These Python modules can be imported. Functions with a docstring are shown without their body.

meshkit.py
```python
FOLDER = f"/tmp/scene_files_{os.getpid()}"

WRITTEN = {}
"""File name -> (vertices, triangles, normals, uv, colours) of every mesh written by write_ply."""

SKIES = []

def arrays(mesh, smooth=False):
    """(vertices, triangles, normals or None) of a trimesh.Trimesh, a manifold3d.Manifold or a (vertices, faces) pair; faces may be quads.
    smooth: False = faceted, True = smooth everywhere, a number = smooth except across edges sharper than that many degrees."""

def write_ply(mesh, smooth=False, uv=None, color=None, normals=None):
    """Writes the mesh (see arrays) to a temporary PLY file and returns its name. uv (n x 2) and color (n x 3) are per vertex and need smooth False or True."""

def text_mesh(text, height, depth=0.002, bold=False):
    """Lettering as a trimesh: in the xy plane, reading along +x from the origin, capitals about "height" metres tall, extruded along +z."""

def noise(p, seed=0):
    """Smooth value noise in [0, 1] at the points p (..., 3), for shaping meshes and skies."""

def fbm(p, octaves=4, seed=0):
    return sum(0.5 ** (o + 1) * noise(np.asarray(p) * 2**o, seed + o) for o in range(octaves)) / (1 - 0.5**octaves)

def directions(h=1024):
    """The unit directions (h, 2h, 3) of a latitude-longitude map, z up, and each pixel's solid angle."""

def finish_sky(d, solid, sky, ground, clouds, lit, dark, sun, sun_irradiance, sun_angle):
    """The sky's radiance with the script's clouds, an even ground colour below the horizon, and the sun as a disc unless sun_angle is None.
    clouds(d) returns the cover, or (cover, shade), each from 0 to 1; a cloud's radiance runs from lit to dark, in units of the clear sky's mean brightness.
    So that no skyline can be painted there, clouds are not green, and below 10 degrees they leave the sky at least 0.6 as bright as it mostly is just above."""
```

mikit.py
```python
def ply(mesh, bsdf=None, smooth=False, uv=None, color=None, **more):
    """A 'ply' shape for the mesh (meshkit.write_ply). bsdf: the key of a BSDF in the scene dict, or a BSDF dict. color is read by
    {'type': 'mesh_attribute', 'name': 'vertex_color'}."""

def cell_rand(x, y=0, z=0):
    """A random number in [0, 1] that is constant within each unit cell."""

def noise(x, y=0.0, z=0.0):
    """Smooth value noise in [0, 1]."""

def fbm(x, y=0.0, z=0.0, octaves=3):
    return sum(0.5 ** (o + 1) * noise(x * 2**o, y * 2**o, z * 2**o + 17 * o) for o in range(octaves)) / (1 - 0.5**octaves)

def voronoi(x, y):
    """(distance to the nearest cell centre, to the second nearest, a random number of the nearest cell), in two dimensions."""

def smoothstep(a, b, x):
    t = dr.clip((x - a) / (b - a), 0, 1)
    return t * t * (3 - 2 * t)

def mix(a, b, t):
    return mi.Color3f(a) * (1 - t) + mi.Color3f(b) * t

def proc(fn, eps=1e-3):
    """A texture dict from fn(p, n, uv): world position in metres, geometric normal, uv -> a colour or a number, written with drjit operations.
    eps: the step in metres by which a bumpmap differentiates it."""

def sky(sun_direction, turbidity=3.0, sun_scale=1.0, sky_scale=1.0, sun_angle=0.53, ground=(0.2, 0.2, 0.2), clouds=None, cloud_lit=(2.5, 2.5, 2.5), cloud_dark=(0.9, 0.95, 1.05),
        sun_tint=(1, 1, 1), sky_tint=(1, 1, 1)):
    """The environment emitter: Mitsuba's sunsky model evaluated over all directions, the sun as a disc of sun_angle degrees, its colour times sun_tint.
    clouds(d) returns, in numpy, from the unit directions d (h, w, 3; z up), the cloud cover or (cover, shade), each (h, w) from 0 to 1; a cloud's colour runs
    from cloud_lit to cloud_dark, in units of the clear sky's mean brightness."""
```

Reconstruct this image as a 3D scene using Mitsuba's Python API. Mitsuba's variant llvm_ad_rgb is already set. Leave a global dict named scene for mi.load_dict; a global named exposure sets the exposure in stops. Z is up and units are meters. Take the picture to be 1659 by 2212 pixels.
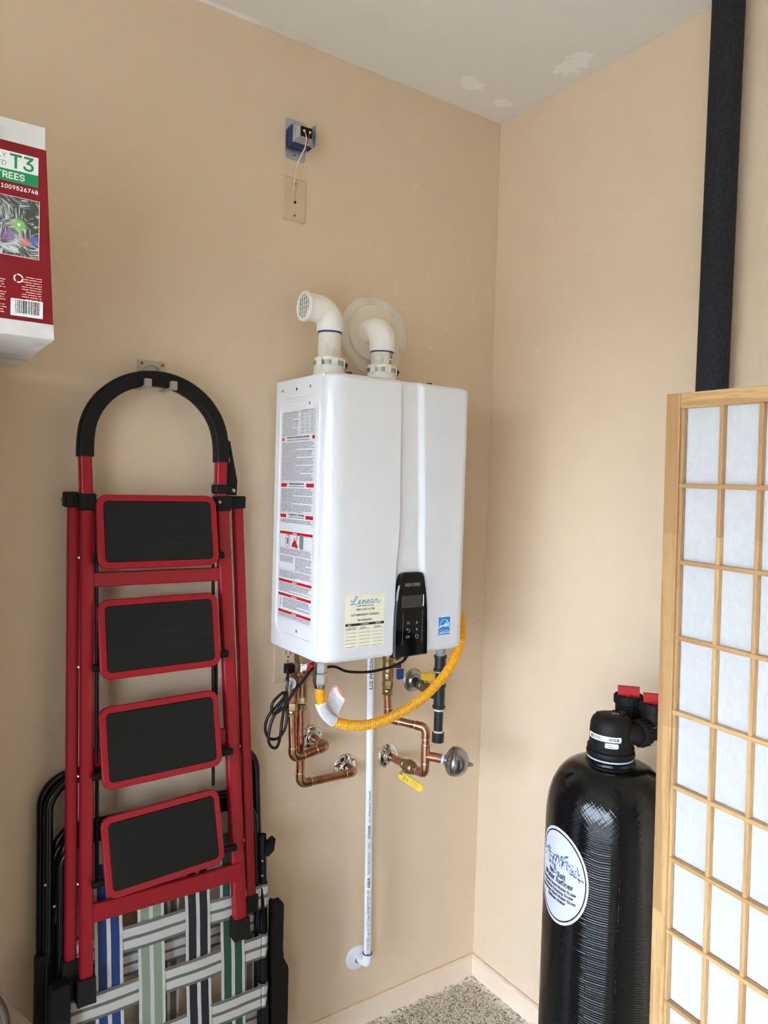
import math
import numpy as np, trimesh, drjit as dr, mitsuba as mi, mikit, meshkit
import manifold3d as m3, shapely.geometry as sg, shapely.affinity as sa
from shapely.ops import unary_union
from scipy.interpolate import CubicSpline
from mikit import proc, noise, fbm, voronoi, smoothstep, mix

T = mi.ScalarTransform4f
V = lambda *a: np.array(a, float)
scene, labels = {}, {}

# ---------------------------------------------------------------- camera, sky, exposure
exposure = 6.58
EYE, YAW, PITCH, ROLL = V(-1.6545, -1.8115, 1.6121), 0.6014, -0.0338, 0.0290
fw = V(math.sin(YAW) * math.cos(PITCH), math.cos(YAW) * math.cos(PITCH), math.sin(PITCH))
rt = np.cross(fw, [0, 0, 1]); rt /= np.linalg.norm(rt)
up = np.cross(rt, fw)
up = -math.sin(ROLL) * rt + math.cos(ROLL) * up
scene['camera'] = {'type': 'perspective', 'fov_axis': 'x', 'fov': 2 * math.degrees(math.atan(829.5 / 1602.6)), 'near_clip': 0.01, 'far_clip': 200.0,
                   'to_world': T().look_at(origin=EYE.tolist(), target=(EYE + fw).tolist(), up=up.tolist())}


def haze(d):
    return 0.75 + 0.0 * d[..., 0], 0.12 + 0.0 * d[..., 0]


scene['sky'] = mikit.sky([0.75, 0.2, 0.9], turbidity=4.0, sun_scale=0.0, sky_scale=1.0, ground=(0.24, 0.225, 0.20), clouds=haze,
                         cloud_lit=(1.70, 1.95, 2.30), cloud_dark=(0.9, 0.95, 1.05))


# ---------------------------------------------------------------- helpers
def numbered(base):
    key, k = base, 0
    while key in scene or key in labels or any(s.startswith(key + '__') for s in scene):
        k += 1
        key = '%s_%03d' % (base, k)
    return key


def thing(name, label, cat, group=None):
    key = numbered(name)
    labels[key] = {'label': label, 'category': cat}
    if group: labels[key]['group'] = group
    return key


def add(name, mesh, mat, parent=None, smooth=30, label=None, cat=None, group=None, kind=None, **kw):
    """One entry of the scene: a part of `parent`, or a thing of its own."""
    base = parent + '__' + name if parent else name
    key = numbered(base)
    if isinstance(mesh, dict):
        scene[key] = mesh
    else:
        scene[key] = mikit.ply(mesh, mat, smooth=smooth, **kw)
    e = {k: v for k, v in (('label', label), ('category', cat), ('group', group), ('kind', kind)) if v}
    if e: labels[key] = e
    return key


def cat(*ms):
    return trimesh.util.concatenate([m for m in ms if m is not None])


def frame(o, u, v, w):
    M = np.eye(4); M[:3, 0], M[:3, 1], M[:3, 2], M[:3, 3] = u, v, w, o
    return M


def put(m, M):
    m = m.copy(); m.apply_transform(M); return m


def FRONT(x, z, y): return frame((x, y, z), (1, 0, 0), (0, 0, 1), (0, -1, 0))      # faces the room from the wall behind the heater
def SIDE(y, z, x): return frame((x, y, z), (0, -1, 0), (0, 0, 1), (-1, 0, 0))      # faces -x


def axis_frame(o, d, ref=(0, 0, 1)):
    d = np.array(d, float); d /= np.linalg.norm(d)
    ref = np.array(ref, float)
    if abs(d @ ref) > .95: ref = V(1, 0, 0)
    u = np.cross(ref, d); u /= np.linalg.norm(u)
    return frame(o, u, np.cross(d, u), d)


def hull(pts): return trimesh.Trimesh(np.asarray(pts), process=False).convex_hull


def box(x0, x1, y0, y1, z0, z1, b=.0015):
    c, h, P = V(x0 + x1, y0 + y1, z0 + z1) / 2, np.abs(V(x1 - x0, y1 - y0, z1 - z0)) / 2, []
    b = min(b, h.min() * .8)
    for s in np.ndindex(2, 2, 2):
        s = np.array(s) * 2 - 1
        for k in range(3):
            q = h - b; q[k] = h[k]
            P.append(c + s * q)
    return hull(P)


def cyl(o, d, r, L, n=28, r2=None, b=.0008):
    r2 = r if r2 is None else r2
    b = min(b, r * .4, r2 * .4, L * .4)
    return lathe([(0, 0), (r - b, 0), (r, b), (r2, L - b), (r2 - b, L), (0, L)], o, d, n)


def lathe(prof, o=(0, 0, 0), d=(0, 0, 1), n=36):
    m = trimesh.creation.revolve(np.array(prof, float), sections=n)
    return put(m, axis_frame(o, d))


def hexnut(o, d, r, L, n=6):
    """A nut with chamfered corners: across-corners radius r."""
    P = []
    for k in range(n):
        a = k * 2 * math.pi / n
        for rr, z in ((r * .93, 0), (r, L * .12), (r, L * .88), (r * .93, L)):
            P.append((rr * math.cos(a), rr * math.sin(a), z))
    return put(hull(P), axis_frame(o, d))


def ball(c, r, n=2): 
    m = trimesh.creation.icosphere(subdivisions=n, radius=r); m.apply_translation(c); return m


def spline(pts, n=80):
    p = np.array(pts, float); t = np.r_[0, np.cumsum(np.linalg.norm(np.diff(p, axis=0), axis=1))]
    return CubicSpline(t, p)(np.linspace(0, t[-1], n))


def fillet(pts, rad, n=8):
    p = [np.array(q, float) for q in pts]; out = [p[0]]
    for a, b, c in zip(p, p[1:], p[2:]):
        u, v = (a - b) / np.linalg.norm(a - b), (c - b) / np.linalg.norm(c - b)
        ang = math.acos(np.clip(u @ v, -1, 1)); t = rad / math.tan(ang / 2)
        m = (u + v) / np.linalg.norm(u + v); ctr = b + m * rad / math.sin(ang / 2)
        s, e = b + u * t - ctr, b + v * t - ctr
        th = math.acos(np.clip(s @ e / rad ** 2, -1, 1))
        for k in range(n + 1):
            f = k / n
            out.append(ctr + (math.sin((1 - f) * th) * s + math.sin(f * th) * e) / math.sin(th))
    out.append(p[-1])
    return np.array(out)


def tube(pts, r, n=18, closed=False, section=None, up0=None):
    """A swept tube along the points; r may vary per point; section: (k x 2) unit outline instead of a circle."""
    p = np.array(pts, float); m = len(p); r = np.broadcast_to(r, m)
    t = np.gradient(p, axis=0) if not closed else np.roll(p, -1, 0) - np.roll(p, 1, 0)
    t /= np.linalg.norm(t, axis=1, keepdims=True)
    ref = V(*(up0 if up0 is not None else (0, 0, 1)))
    if up0 is None and abs(t[0] @ ref) > .9: ref = V(1, 0, 0)
    u = ref - t[0] * (ref @ t[0]); u /= np.linalg.norm(u)
    if section is None:
        a = np.arange(n) * 2 * math.pi / n; section = np.stack([np.cos(a), np.sin(a)], 1)
    n = len(section); vs = []
    for i in range(m):
        u = u - t[i] * (u @ t[i]); u /= np.linalg.norm(u)
        w = np.cross(t[i], u)
        vs.append(p[i] + r[i] * (section[:, :1] * u + section[:, 1:] * w))
    v = np.vstack(vs); f = []
    k = np.arange(n); kk = (k + 1) % n
    for i in range(m - (0 if closed else 1)):
        a, b = i * n, ((i + 1) % m) * n
        f += [np.stack([a + k, a + kk, b + kk], 1), np.stack([a + k, b + kk, b + k], 1)]
    if not closed:
        v = np.vstack([v, p[0], p[-1]]); e = (m - 1) * n
        f += [np.stack([k * 0 + m * n, kk, k], 1), np.stack([k * 0 + m * n + 1, e + k, e + kk], 1)]
    return trimesh.Trimesh(v, np.vstack(f), process=False)


def rrect_section(w, h, r, n=4):
    q = sg.box(-w / 2 + r, -h / 2 + r, w / 2 - r, h / 2 - r).buffer(r, quad_segs=n)
    return np.array(q.exterior.coords)[:-1][::-1]


def rrect(w, h, r): return sg.box(-w / 2 + r, -h / 2 + r, w / 2 - r, h / 2 - r).buffer(r, quad_segs=6)


def extr(poly, depth):
    gs = [g for g in getattr(poly, 'geoms', [poly]) if g.geom_type == 'Polygon' and g.area > 1e-12]
    return cat(*[trimesh.creation.extrude_polygon(g, depth, engine='earcut') for g in gs])


def plate(poly, depth, b=.001):
    """A convex outline extruded with a chamfered front rim."""
    a = np.array(poly.exterior.coords)[:-1]; c = np.array(poly.buffer(-b).exterior.coords)[:-1]
    return hull(np.vstack([np.c_[a, np.zeros(len(a))], np.c_[a, np.full(len(a), depth - b)], np.c_[c, np.full(len(c), depth)]]))


def text(s, h, M, align='c', depth=.0003, bold=False, sx=1.0, shear=0.0, maxw=None):
    m = meshkit.text_mesh(s, h, depth, bold)
    x0, x1 = m.bounds[0][0], m.bounds[1][0]
    if maxw and (x1 - x0) * sx > maxw: sx = maxw / (x1 - x0)
    off = {'c': (x0 + x1) / 2, 'l': x0, 'r': x1}[align]
    m.vertices[:, 0] = (m.vertices[:, 0] - off) * sx + shear * m.vertices[:, 1]
    return put(m, M)


def strokes(lines, w, M, depth=.0003):
    g = unary_union([sg.LineString(l).buffer(w / 2, quad_segs=3) for l in lines])
    return put(extr(g.simplify(w * .05), depth), M)


def curve(pts, n=24): return spline(pts, n)


def dashes(rng, x0, x1, y, h, word=(.004, .012), gap=.0016, fill=1.0):
    """One line of print too small to read: little bars as long as words, in the plane."""
    out, x, end = [], x0, x0 + (x1 - x0) * fill
    while x < end - .001:
        w = min(rng.uniform(*word), end - x)
        out.append((x, x + w, y, y + h)); x += w + gap
    return out


def flats(rects, M, depth=.0002):
    vs, fs = [], []
    for i, (a, b, c, d) in enumerate(rects):
        vs += [(a, c, depth), (b, c, depth), (b, d, depth), (a, d, depth)]
        fs += [(4 * i, 4 * i + 1, 4 * i + 2), (4 * i, 4 * i + 2, 4 * i + 3)]
    return put(trimesh.Trimesh(np.array(vs, float), np.array(fs), process=False), M)


# ---------------------------------------------------------------- materials
def mat(key, col, rough=.5, spec=.5, **kw):
    c = col if isinstance(col, dict) else {'type': 'rgb', 'value': list(col)}
    b = {'type': 'principled', 'base_color': c, 'roughness': rough, 'specular': spec, **kw}
    scene[key] = {'type': 'twosided', 'bsdf': b}
    return key


def bumped(key, col, fn, scale, rough=.5, spec=.5, eps=1e-3, **kw):
    c = col if isinstance(col, dict) else {'type': 'rgb', 'value': list(col)}
    b = {'type': 'principled', 'base_color': c, 'roughness': rough, 'specular': spec, **kw}
    scene[key] = {'type': 'twosided', 'bsdf': {'type': 'bumpmap', 'arbitrary': proc(fn, eps), 'scale': scale, 'bsdf': b}}
    return key


WALL = (.638, .496, .345)


def wall_color(p, n, uv):
    a = p.x + p.y * 1.3
    curl = 1 - smoothstep(.0, .035, dr.abs(noise(a * 62 + 2 * noise(a * 20, p.z * 20), p.z * 48) - .5))
    flecks = curl * smoothstep(.50, .62, noise(a * 33, p.z * 26 + 5)) * smoothstep(.54, .70, fbm(a * 3.1, p.z * 2.3 + 4))
    t = 0.97 + 0.06 * fbm(a * 2.2, p.z * 2.2 + 9)
    return mix(mi.Color3f(WALL) * t, (.78, .64, .48), flecks * .5)


def wall_relief(p, n, uv):
    a = p.x + p.y * 1.3
    return fbm(a * 14, p.z * 14, 3.0) + .4 * smoothstep(.6, .7, noise(a * 40, p.z * 28))


bumped('wall_paint', proc(wall_color), wall_relief, .0022, rough=.55, spec=.3, eps=4e-3)
mat('trim_paint', (.70, .56, .42), .45, .35)


def ceiling_color(p, n, uv):
    def blot(cx, cy, rx, ry, s):
        q = dr.square((p.x - cx) / rx) + dr.square((p.y - cy) / ry) + 1.2 * (noise(p.x * 60 + s, p.y * 60) - .5)
        return 1 - smoothstep(.7, 1.0, q)
    w = dr.maximum(dr.maximum(blot(-.235, -.125, .050, .030, 1), blot(-.085, -.10, .034, .024, 5)), blot(-.075, -.37, .042, .062, 9))
    edge = (1 - smoothstep(.012, .022 + .02 * noise(p.x * 9, 3.0), -p.y)) * smoothstep(.8, .9, -p.x) * (1 - smoothstep(1.3, 1.45, -p.x))
    t = .98 + .05 * fbm(p.x * 3, p.y * 3)
    return mix(mi.Color3f(.66, .64, .585) * t, (.86, .86, .86), dr.maximum(w, edge * 1.3) * .42)


bumped('ceiling_paint', proc(ceiling_color), lambda p, n, uv: fbm(p.x * 22, p.y * 22), .002, rough=.7, spec=.2, eps=4e-3)


def flake(p, n, uv):
    a, b, c = voronoi(p.x * 480, p.y * 480)
    d, e, g = voronoi(p.x * 330 + 7, p.y * 330)
    base = mix((.42, .38, .30), (.66, .62, .52), c)
    base = mix(base, (.05, .05, .045), smoothstep(.70, .74, g))
    base = mix(base, (.80, .79, .74), smoothstep(.90, .93, c))
    rim = (1 - smoothstep(.016, .026 + .03 * noise(p.x * 30, 2.0), dr.minimum(-p.y, -p.x))) * smoothstep(.3, .6, noise(p.x * 120, p.y * 120))
    return mix(base, (.80, .78, .74), rim * .8)


mat('flake_floor', proc(flake), .25, .5)


def grain(along):
    def fn(p, n, uv):
        a, b = (p.z, p.y + .7 * p.x) if along == 'z' else (p.y, p.z)
        w = noise(a * 3, b * 30, p.x * 20)
        r = fbm(a * 5 + w, b * 190 + 5 * w, p.x * 60)
        pores = smoothstep(.62, .8, noise(a * 60, b * 620, p.x * 400))
        piece = mikit.cell_rand(dr.floor(a * 3.1 + .2), dr.floor(b * 11), 3.0)
        c = mix((.49, .31, .135), (.36, .20, .078), smoothstep(.35, .75, r))
        c = mix(c, mi.Color3f(.33, .175, .075), .75 * smoothstep(.4, .7, piece))
        return mix(c, (.34, .18, .07), pores * .45)
    return fn


mat('wood_upright', proc(grain('z')), .42, .4)
mat('wood_level', proc(grain('y')), .42, .4)


def rice(p, n, uv):
    f = fbm(p.y * 160, p.z * 110, 1.0) * .5 + fbm(p.y * 500, p.z * 500, 5.0) * .5
    return mix((.445, .44, .43), (.475, .47, .46), smoothstep(.3, .7, f))


mat('rice_paper', proc(rice), .8, .2)


def wound(p, n, uv):
    a = dr.atan2(p.y + .81, p.x + .368)
    body = 1 - smoothstep(.86, .97, p.z)
    h = p.z + .010 * a + .004 * noise(a * 5, p.z * 9)
    rings = noise(h * 260, dr.floor(a * 2.2), 2.0) * .6 + .6 * dr.abs(dr.sin(h * 640))
    cross = noise((a * .12 + p.z) * 300, 4.0) + noise((a * .12 - p.z) * 300, 8.0)
    return rings * body + cross * .18 * (1 - body)


bumped('wound_black', (.003, .003, .0035), wound, .0009, rough=.12, spec=.36, eps=6e-4)
bumped('foam_black', proc(lambda p, n, uv: mix((.010, .010, .012), (.024, .025, .029), smoothstep(.3, .8, noise(p.z * 600, dr.atan2(p.y + .81, p.x + .06) * 24)))),
       lambda p, n, uv: noise(p.z * 380, dr.atan2(p.y + .81, p.x + .06) * 15), .0012, rough=.8, spec=.25, eps=6e-4)

mat('white_enamel', (.64, .64, .65), .16, .5, clearcoat=.6, clearcoat_gloss=.9)
mat('white_case', (.70, .70, .71), .28, .5)
mat('label_white', (.70, .69, .70), .45, .4)
mat('print_black', (.02, .02, .02), .6, .2)
mat('print_grey', (.20, .20, .205), .6, .2)
mat('print_red', (.48, .012, .014), .5, .3)
mat('print_white', (.80, .80, .80), .5, .3)
mat('print_pink', (.80, .45, .42), .5, .3)
mat('print_green', (.02, .27, .10), .5, .3)
mat('print_blue', (.02, .22, .56), .4, .4)
mat('script_blue', (.10, .28, .46), .5, .3)
mat('ink', (.03, .03, .06), .6, .2)
mat('gold_ink', (.42, .32, .08), .5, .4)
mat('sticker_cream', (.74, .72, .55), .5, .3)
mat('gloss_black', (.003, .003, .004), .06, .34)
mat('lcd', (.035, .037, .038), .12, .5)
mat('icon_grey', (.20, .21, .21), .5, .4)
mat('vent_white', (.76, .74, .68), .35, .45)
bumped('aged_plastic', proc(lambda p, n, uv: mix((.68, .645, .55), (.55, .50, .41), smoothstep(.45, .75, fbm(p.x * 25, p.z * 25, p.y * 25)))), lambda p, n, uv: noise(p.x * 90, p.z * 90, p.y * 90), .0005, rough=.4, spec=.4)
mat('aged_cream', (.68, .62, .47), .4, .4)
mat('pvc_white', (.72, .73, .75), .3, .5)
mat('primer_purple', (.06, .04, .16), .5, .3)
mat('steel', (.42, .43, .44), .17, .5, metallic=1.0)
mat('zinc', (.50, .54, .58), .35, .5, metallic=1.0)
mat('chrome', (.66, .66, .66), .05, .5, metallic=1.0)
mat('tarnish_chrome', (.33, .33, .32), .3, .5, metallic=1.0)
bumped('copper', proc(lambda p, n, uv: mix((.56, .26, .165), (.33, .13, .075), smoothstep(.40, .75, fbm(p.x * 55, p.z * 30, p.y * 55)))), lambda p, n, uv: noise(p.x * 120, p.z * 120, p.y * 120), .0004, rough=.2, spec=.5, metallic=1.0)
mat('copper_fitting', proc(lambda p, n, uv: mix((.52, .26, .16), (.31, .165, .085), smoothstep(.4, .7, fbm(p.x * 70 + 3, p.z * 70, p.y * 70)))), .24, .5, metallic=1.0)
mat('copper_warm', proc(lambda p, n, uv: mix((.50, .29, .16), (.33, .18, .09), fbm(p.x * 70, p.z * 70, p.y * 70))), .22, .5, metallic=1.0)
mat('solder', (.72, .70, .66), .25, .5, metallic=1.0)
mat('brass', proc(lambda p, n, uv: mix((.47, .35, .19), (.31, .22, .11), fbm(p.x * 60, p.z * 60, p.y * 60))), .30, .5, metallic=1.0)
mat('brass_dull', (.28, .22, .13), .4, .5, metallic=1.0)
mat('iron_black', (.016, .017, .018), .40, .4)
mat('iron_grey', (.24, .26, .27), .5, .4)
mat('sealant', (.72, .72, .68), .6, .3)
mat('hose_yellow', (.78, .355, .006), .32, .5)
mat('hose_groove', (.36, .13, .004), .5, .3)
mat('handle_yellow', (.80, .46, .012), .35, .5)
mat('handle_red', (.36, .005, .010), .5, .25)
mat('handle_blue', (.008, .04, .17), .35, .5)
mat('cord_black', (.006, .006, .0065), .32, .35)
mat('plastic_black', (.0065, .006, .0055), .55, .2)
mat('ladder_red', (.265, .0025, .010), .32, .38)
mat('rubber_black', (.009, .009, .008), .6, .25)
bumped('tread_black', proc(lambda p, n, uv: mix((.008, .008, .007), (.013, .0125, .011), smoothstep(.70, .85, noise(p.x * 14, p.z * 420)) * smoothstep(.45, .7, noise(p.x * 9, p.z * 9)))),
       lambda p, n, uv: dr.abs(dr.sin(p.z * 620 + 2.5 * noise(p.x * 30, p.z * 30))), .0009, rough=.6, spec=.25, eps=5e-4)
mat('frame_black', (.004, .004, .005), .22, .32)
mat('hook_grey', (.46, .40, .31), .5, .4)
mat('clip_clear', (.27, .24, .19), .4, .4)
mat('web_white', (.50, .49, .45), .55, .3)
mat('web_grey', (.13, .125, .12), .6, .3)
mat('web_blue', (.013, .042, .15), .55, .3)
mat('web_sage', (.21, .27, .18), .55, .3)
mat('web_black', (.016, .018, .022), .55, .3)
mat('web_green', (.022, .075, .042), .55, .3)
mat('plate_beige', (.56, .44, .30), .4, .4)
mat('plate_painted', (.58, .43, .28), .45, .35)
mat('coil_blue', (.015, .025, .10), .45, .4)
mat('wire_cream', (.66, .55, .44), .5, .3)
mat('wire_red', (.28, .02, .02), .5, .3)
mat('dark_hole', (.004, .004, .004), .9, .1)


def carton(p, n, uv):
    return mix((.66, .64, .61), (.42, .39, .35), smoothstep(.45, .8, fbm(p.x * 18, p.z * 22, p.y * 18)) * .7)


bumped('carton_white', proc(carton), lambda p, n, uv: fbm(p.x * 20, p.z * 26, p.y * 20), .006, rough=.6, spec=.3, eps=2e-3)
bumped('carton_red', proc(lambda p, n, uv: mix((.25, .006, .014), (.15, .003, .008), fbm(p.x * 26, p.z * 26))), lambda p, n, uv: fbm(p.x * 16, p.z * 16, p.y * 16), .004, rough=.35, spec=.4, eps=2e-3)


def frosted_print(p, n, uv):
    x, z = p.x, p.z
    _, _, w = voronoi(x * 62, z * 62)
    u, t = x * dr.cos(w * 3.1) + z * dr.sin(w * 3.1), z * dr.cos(w * 3.1) - x * dr.sin(w * 3.1)
    needles = noise(u * 620, t * 90, w * 40)
    clump = fbm(x * 30, z * 30, 7.0)
    c = mix((.06, .075, .06), (.62, .63, .63), smoothstep(.42, .72, needles * .5 + clump * .5))
    c = mix(c, (.16, .19, .04), (1 - smoothstep(.0, .06, dr.abs(z - 2.138))) * (1 - smoothstep(-1.50, -1.455, x)) * .8)
    for cx, cz, r, col in ((-1.4560, 2.038, .013, (.25, .60, .16)), (-1.4720, 2.018, .014, (.20, .10, .32)), (-1.4460, 2.012, .008, (.75, .14, .08)), (-1.4320, 2.016, .011, (.12, .16, .50)), (-1.4560, 2.039, .0035, (.8, .95, .7))):
        c = mix(c, col, (1 - smoothstep(.2, 1.0, (dr.square(x - cx) + dr.square(z - cz)) / (r * r))) * .75)
    return c


mat('frosted_print', proc(frosted_print), .3, .4)
mat('splash_print', proc(lambda p, n, uv: mix((.03, .07, .13), (.22, .33, .45), smoothstep(.35, .7, noise(p.x * 200, p.z * 200, p.y * 200)))), .4, .4)
mat('label_lilac', (.48, .49, .57), .25, .5)
mat('ring_grey', (.34, .38, .40), .5, .4)
bumped('pleat_fabric', proc(lambda p, n, uv: mix((.22, .17, .135), (.15, .115, .09), fbm(p.x * 60, p.z * 60, p.y * 60))), lambda p, n, uv: noise(p.x * 900, p.z * 900, p.y * 900), .0004, rough=.85, spec=.2)
mat('piping_dark', (.05, .037, .026), .7, .2)
mat('panel_taupe', (.12, .10, .08), .6, .3)
mat('tag_white', (.70, .68, .68), .5, .3)
mat('tag_orange', (.75, .20, .10), .5, .3)
mat('disc_grey', (.26, .26, .25), .5, .4)
mat('blue_tape', (.45, .60, .85), .4, .4)
mat('tank_grey', (.34, .34, .35), .24, .5, metallic=1.0)

# ---------------------------------------------------------------- the room: two walls of a garage corner, ceiling, floor
H = 2.789
RX, RY = -4.5, -5.6
struct = lambda name, m, b, **kw: add(name, m, b, kind='structure', **kw)
struct('wall_left', box(RX - .1, .1, 0, .1, -.1, H + .1, .001), 'wall_paint', smooth=False)
struct('wall_right', box(0, .1, RY, 0, -.1, H + .1, .001), 'wall_paint', smooth=False)
struct('floor', box(RX - .1, 0, RY, 0, -.1, 0, .001), 'flake_floor', smooth=False)
struct('ceiling', box(RX - .1, 0, RY, 0, H, H + .1, .001), 'ceiling_paint', smooth=False)
mat('rear_wall_grey', (.20, .19, .18), .7, .2)
struct('wall_rear', box(RX - .1, .1, RY - .1, RY, -.1, H + .1, .001), 'rear_wall_grey', smooth=False)
DY0, DY1, DH = -.30, -5.25, 2.15                   # the open garage doorway in the front wall
struct('wall_front', cat(box(RX - .1, RX, DY0, 0, 0, H, .001), box(RX - .1, RX, RY, DY1, 0, H, .001), box(RX - .1, RX, DY1, DY0, DH, H, .001)), 'wall_paint', smooth=False)
BB = .067


def baseboard(L):
    q = [(0, 0), (-.012, 0), (-.012, BB - .006), (-.009, BB - .002), (-.0045, BB), (0, BB - .0015)]
    return sg.Polygon(q), L


def skirting(name, M, L):
    m = trimesh.creation.extrude_polygon(baseboard(L)[0], L, engine='earcut')
    struct(name, put(m, M), 'trim_paint')


skirting('baseboard_left', frame((-4.5, 0, 0), (0, 1, 0), (0, 0, 1), (1, 0, 0)), 4.5)
skirting('baseboard_right', frame((0, 0, 0), (1, 0, 0), (0, 0, 1), (0, -1, 0)), 3.5)

# ---------------------------------------------------------------- tankless water heater
X0, X1, Z0, Z1, YF = -.781, -.341, 1.185, 1.880, -.30
hw = thing('water_heater', 'white tankless water heater hung on the tan wall left of the corner', 'water heater')
add('case', box(X0, X1, -.269, -.018, Z0, Z1, .004), 'white_case', hw, smooth=False, label='white metal case')
bx, bz = np.array(rrect(.206, .600, .03).exterior.coords)[:-1].T
bead = np.stack([np.full(len(bx), X0 - .0002), -.153 - bx, 1.5265 + bz], 1)
add('embossed_rim', tube(bead, .0042, 8, closed=True), 'white_case', hw, smooth=True)


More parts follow.
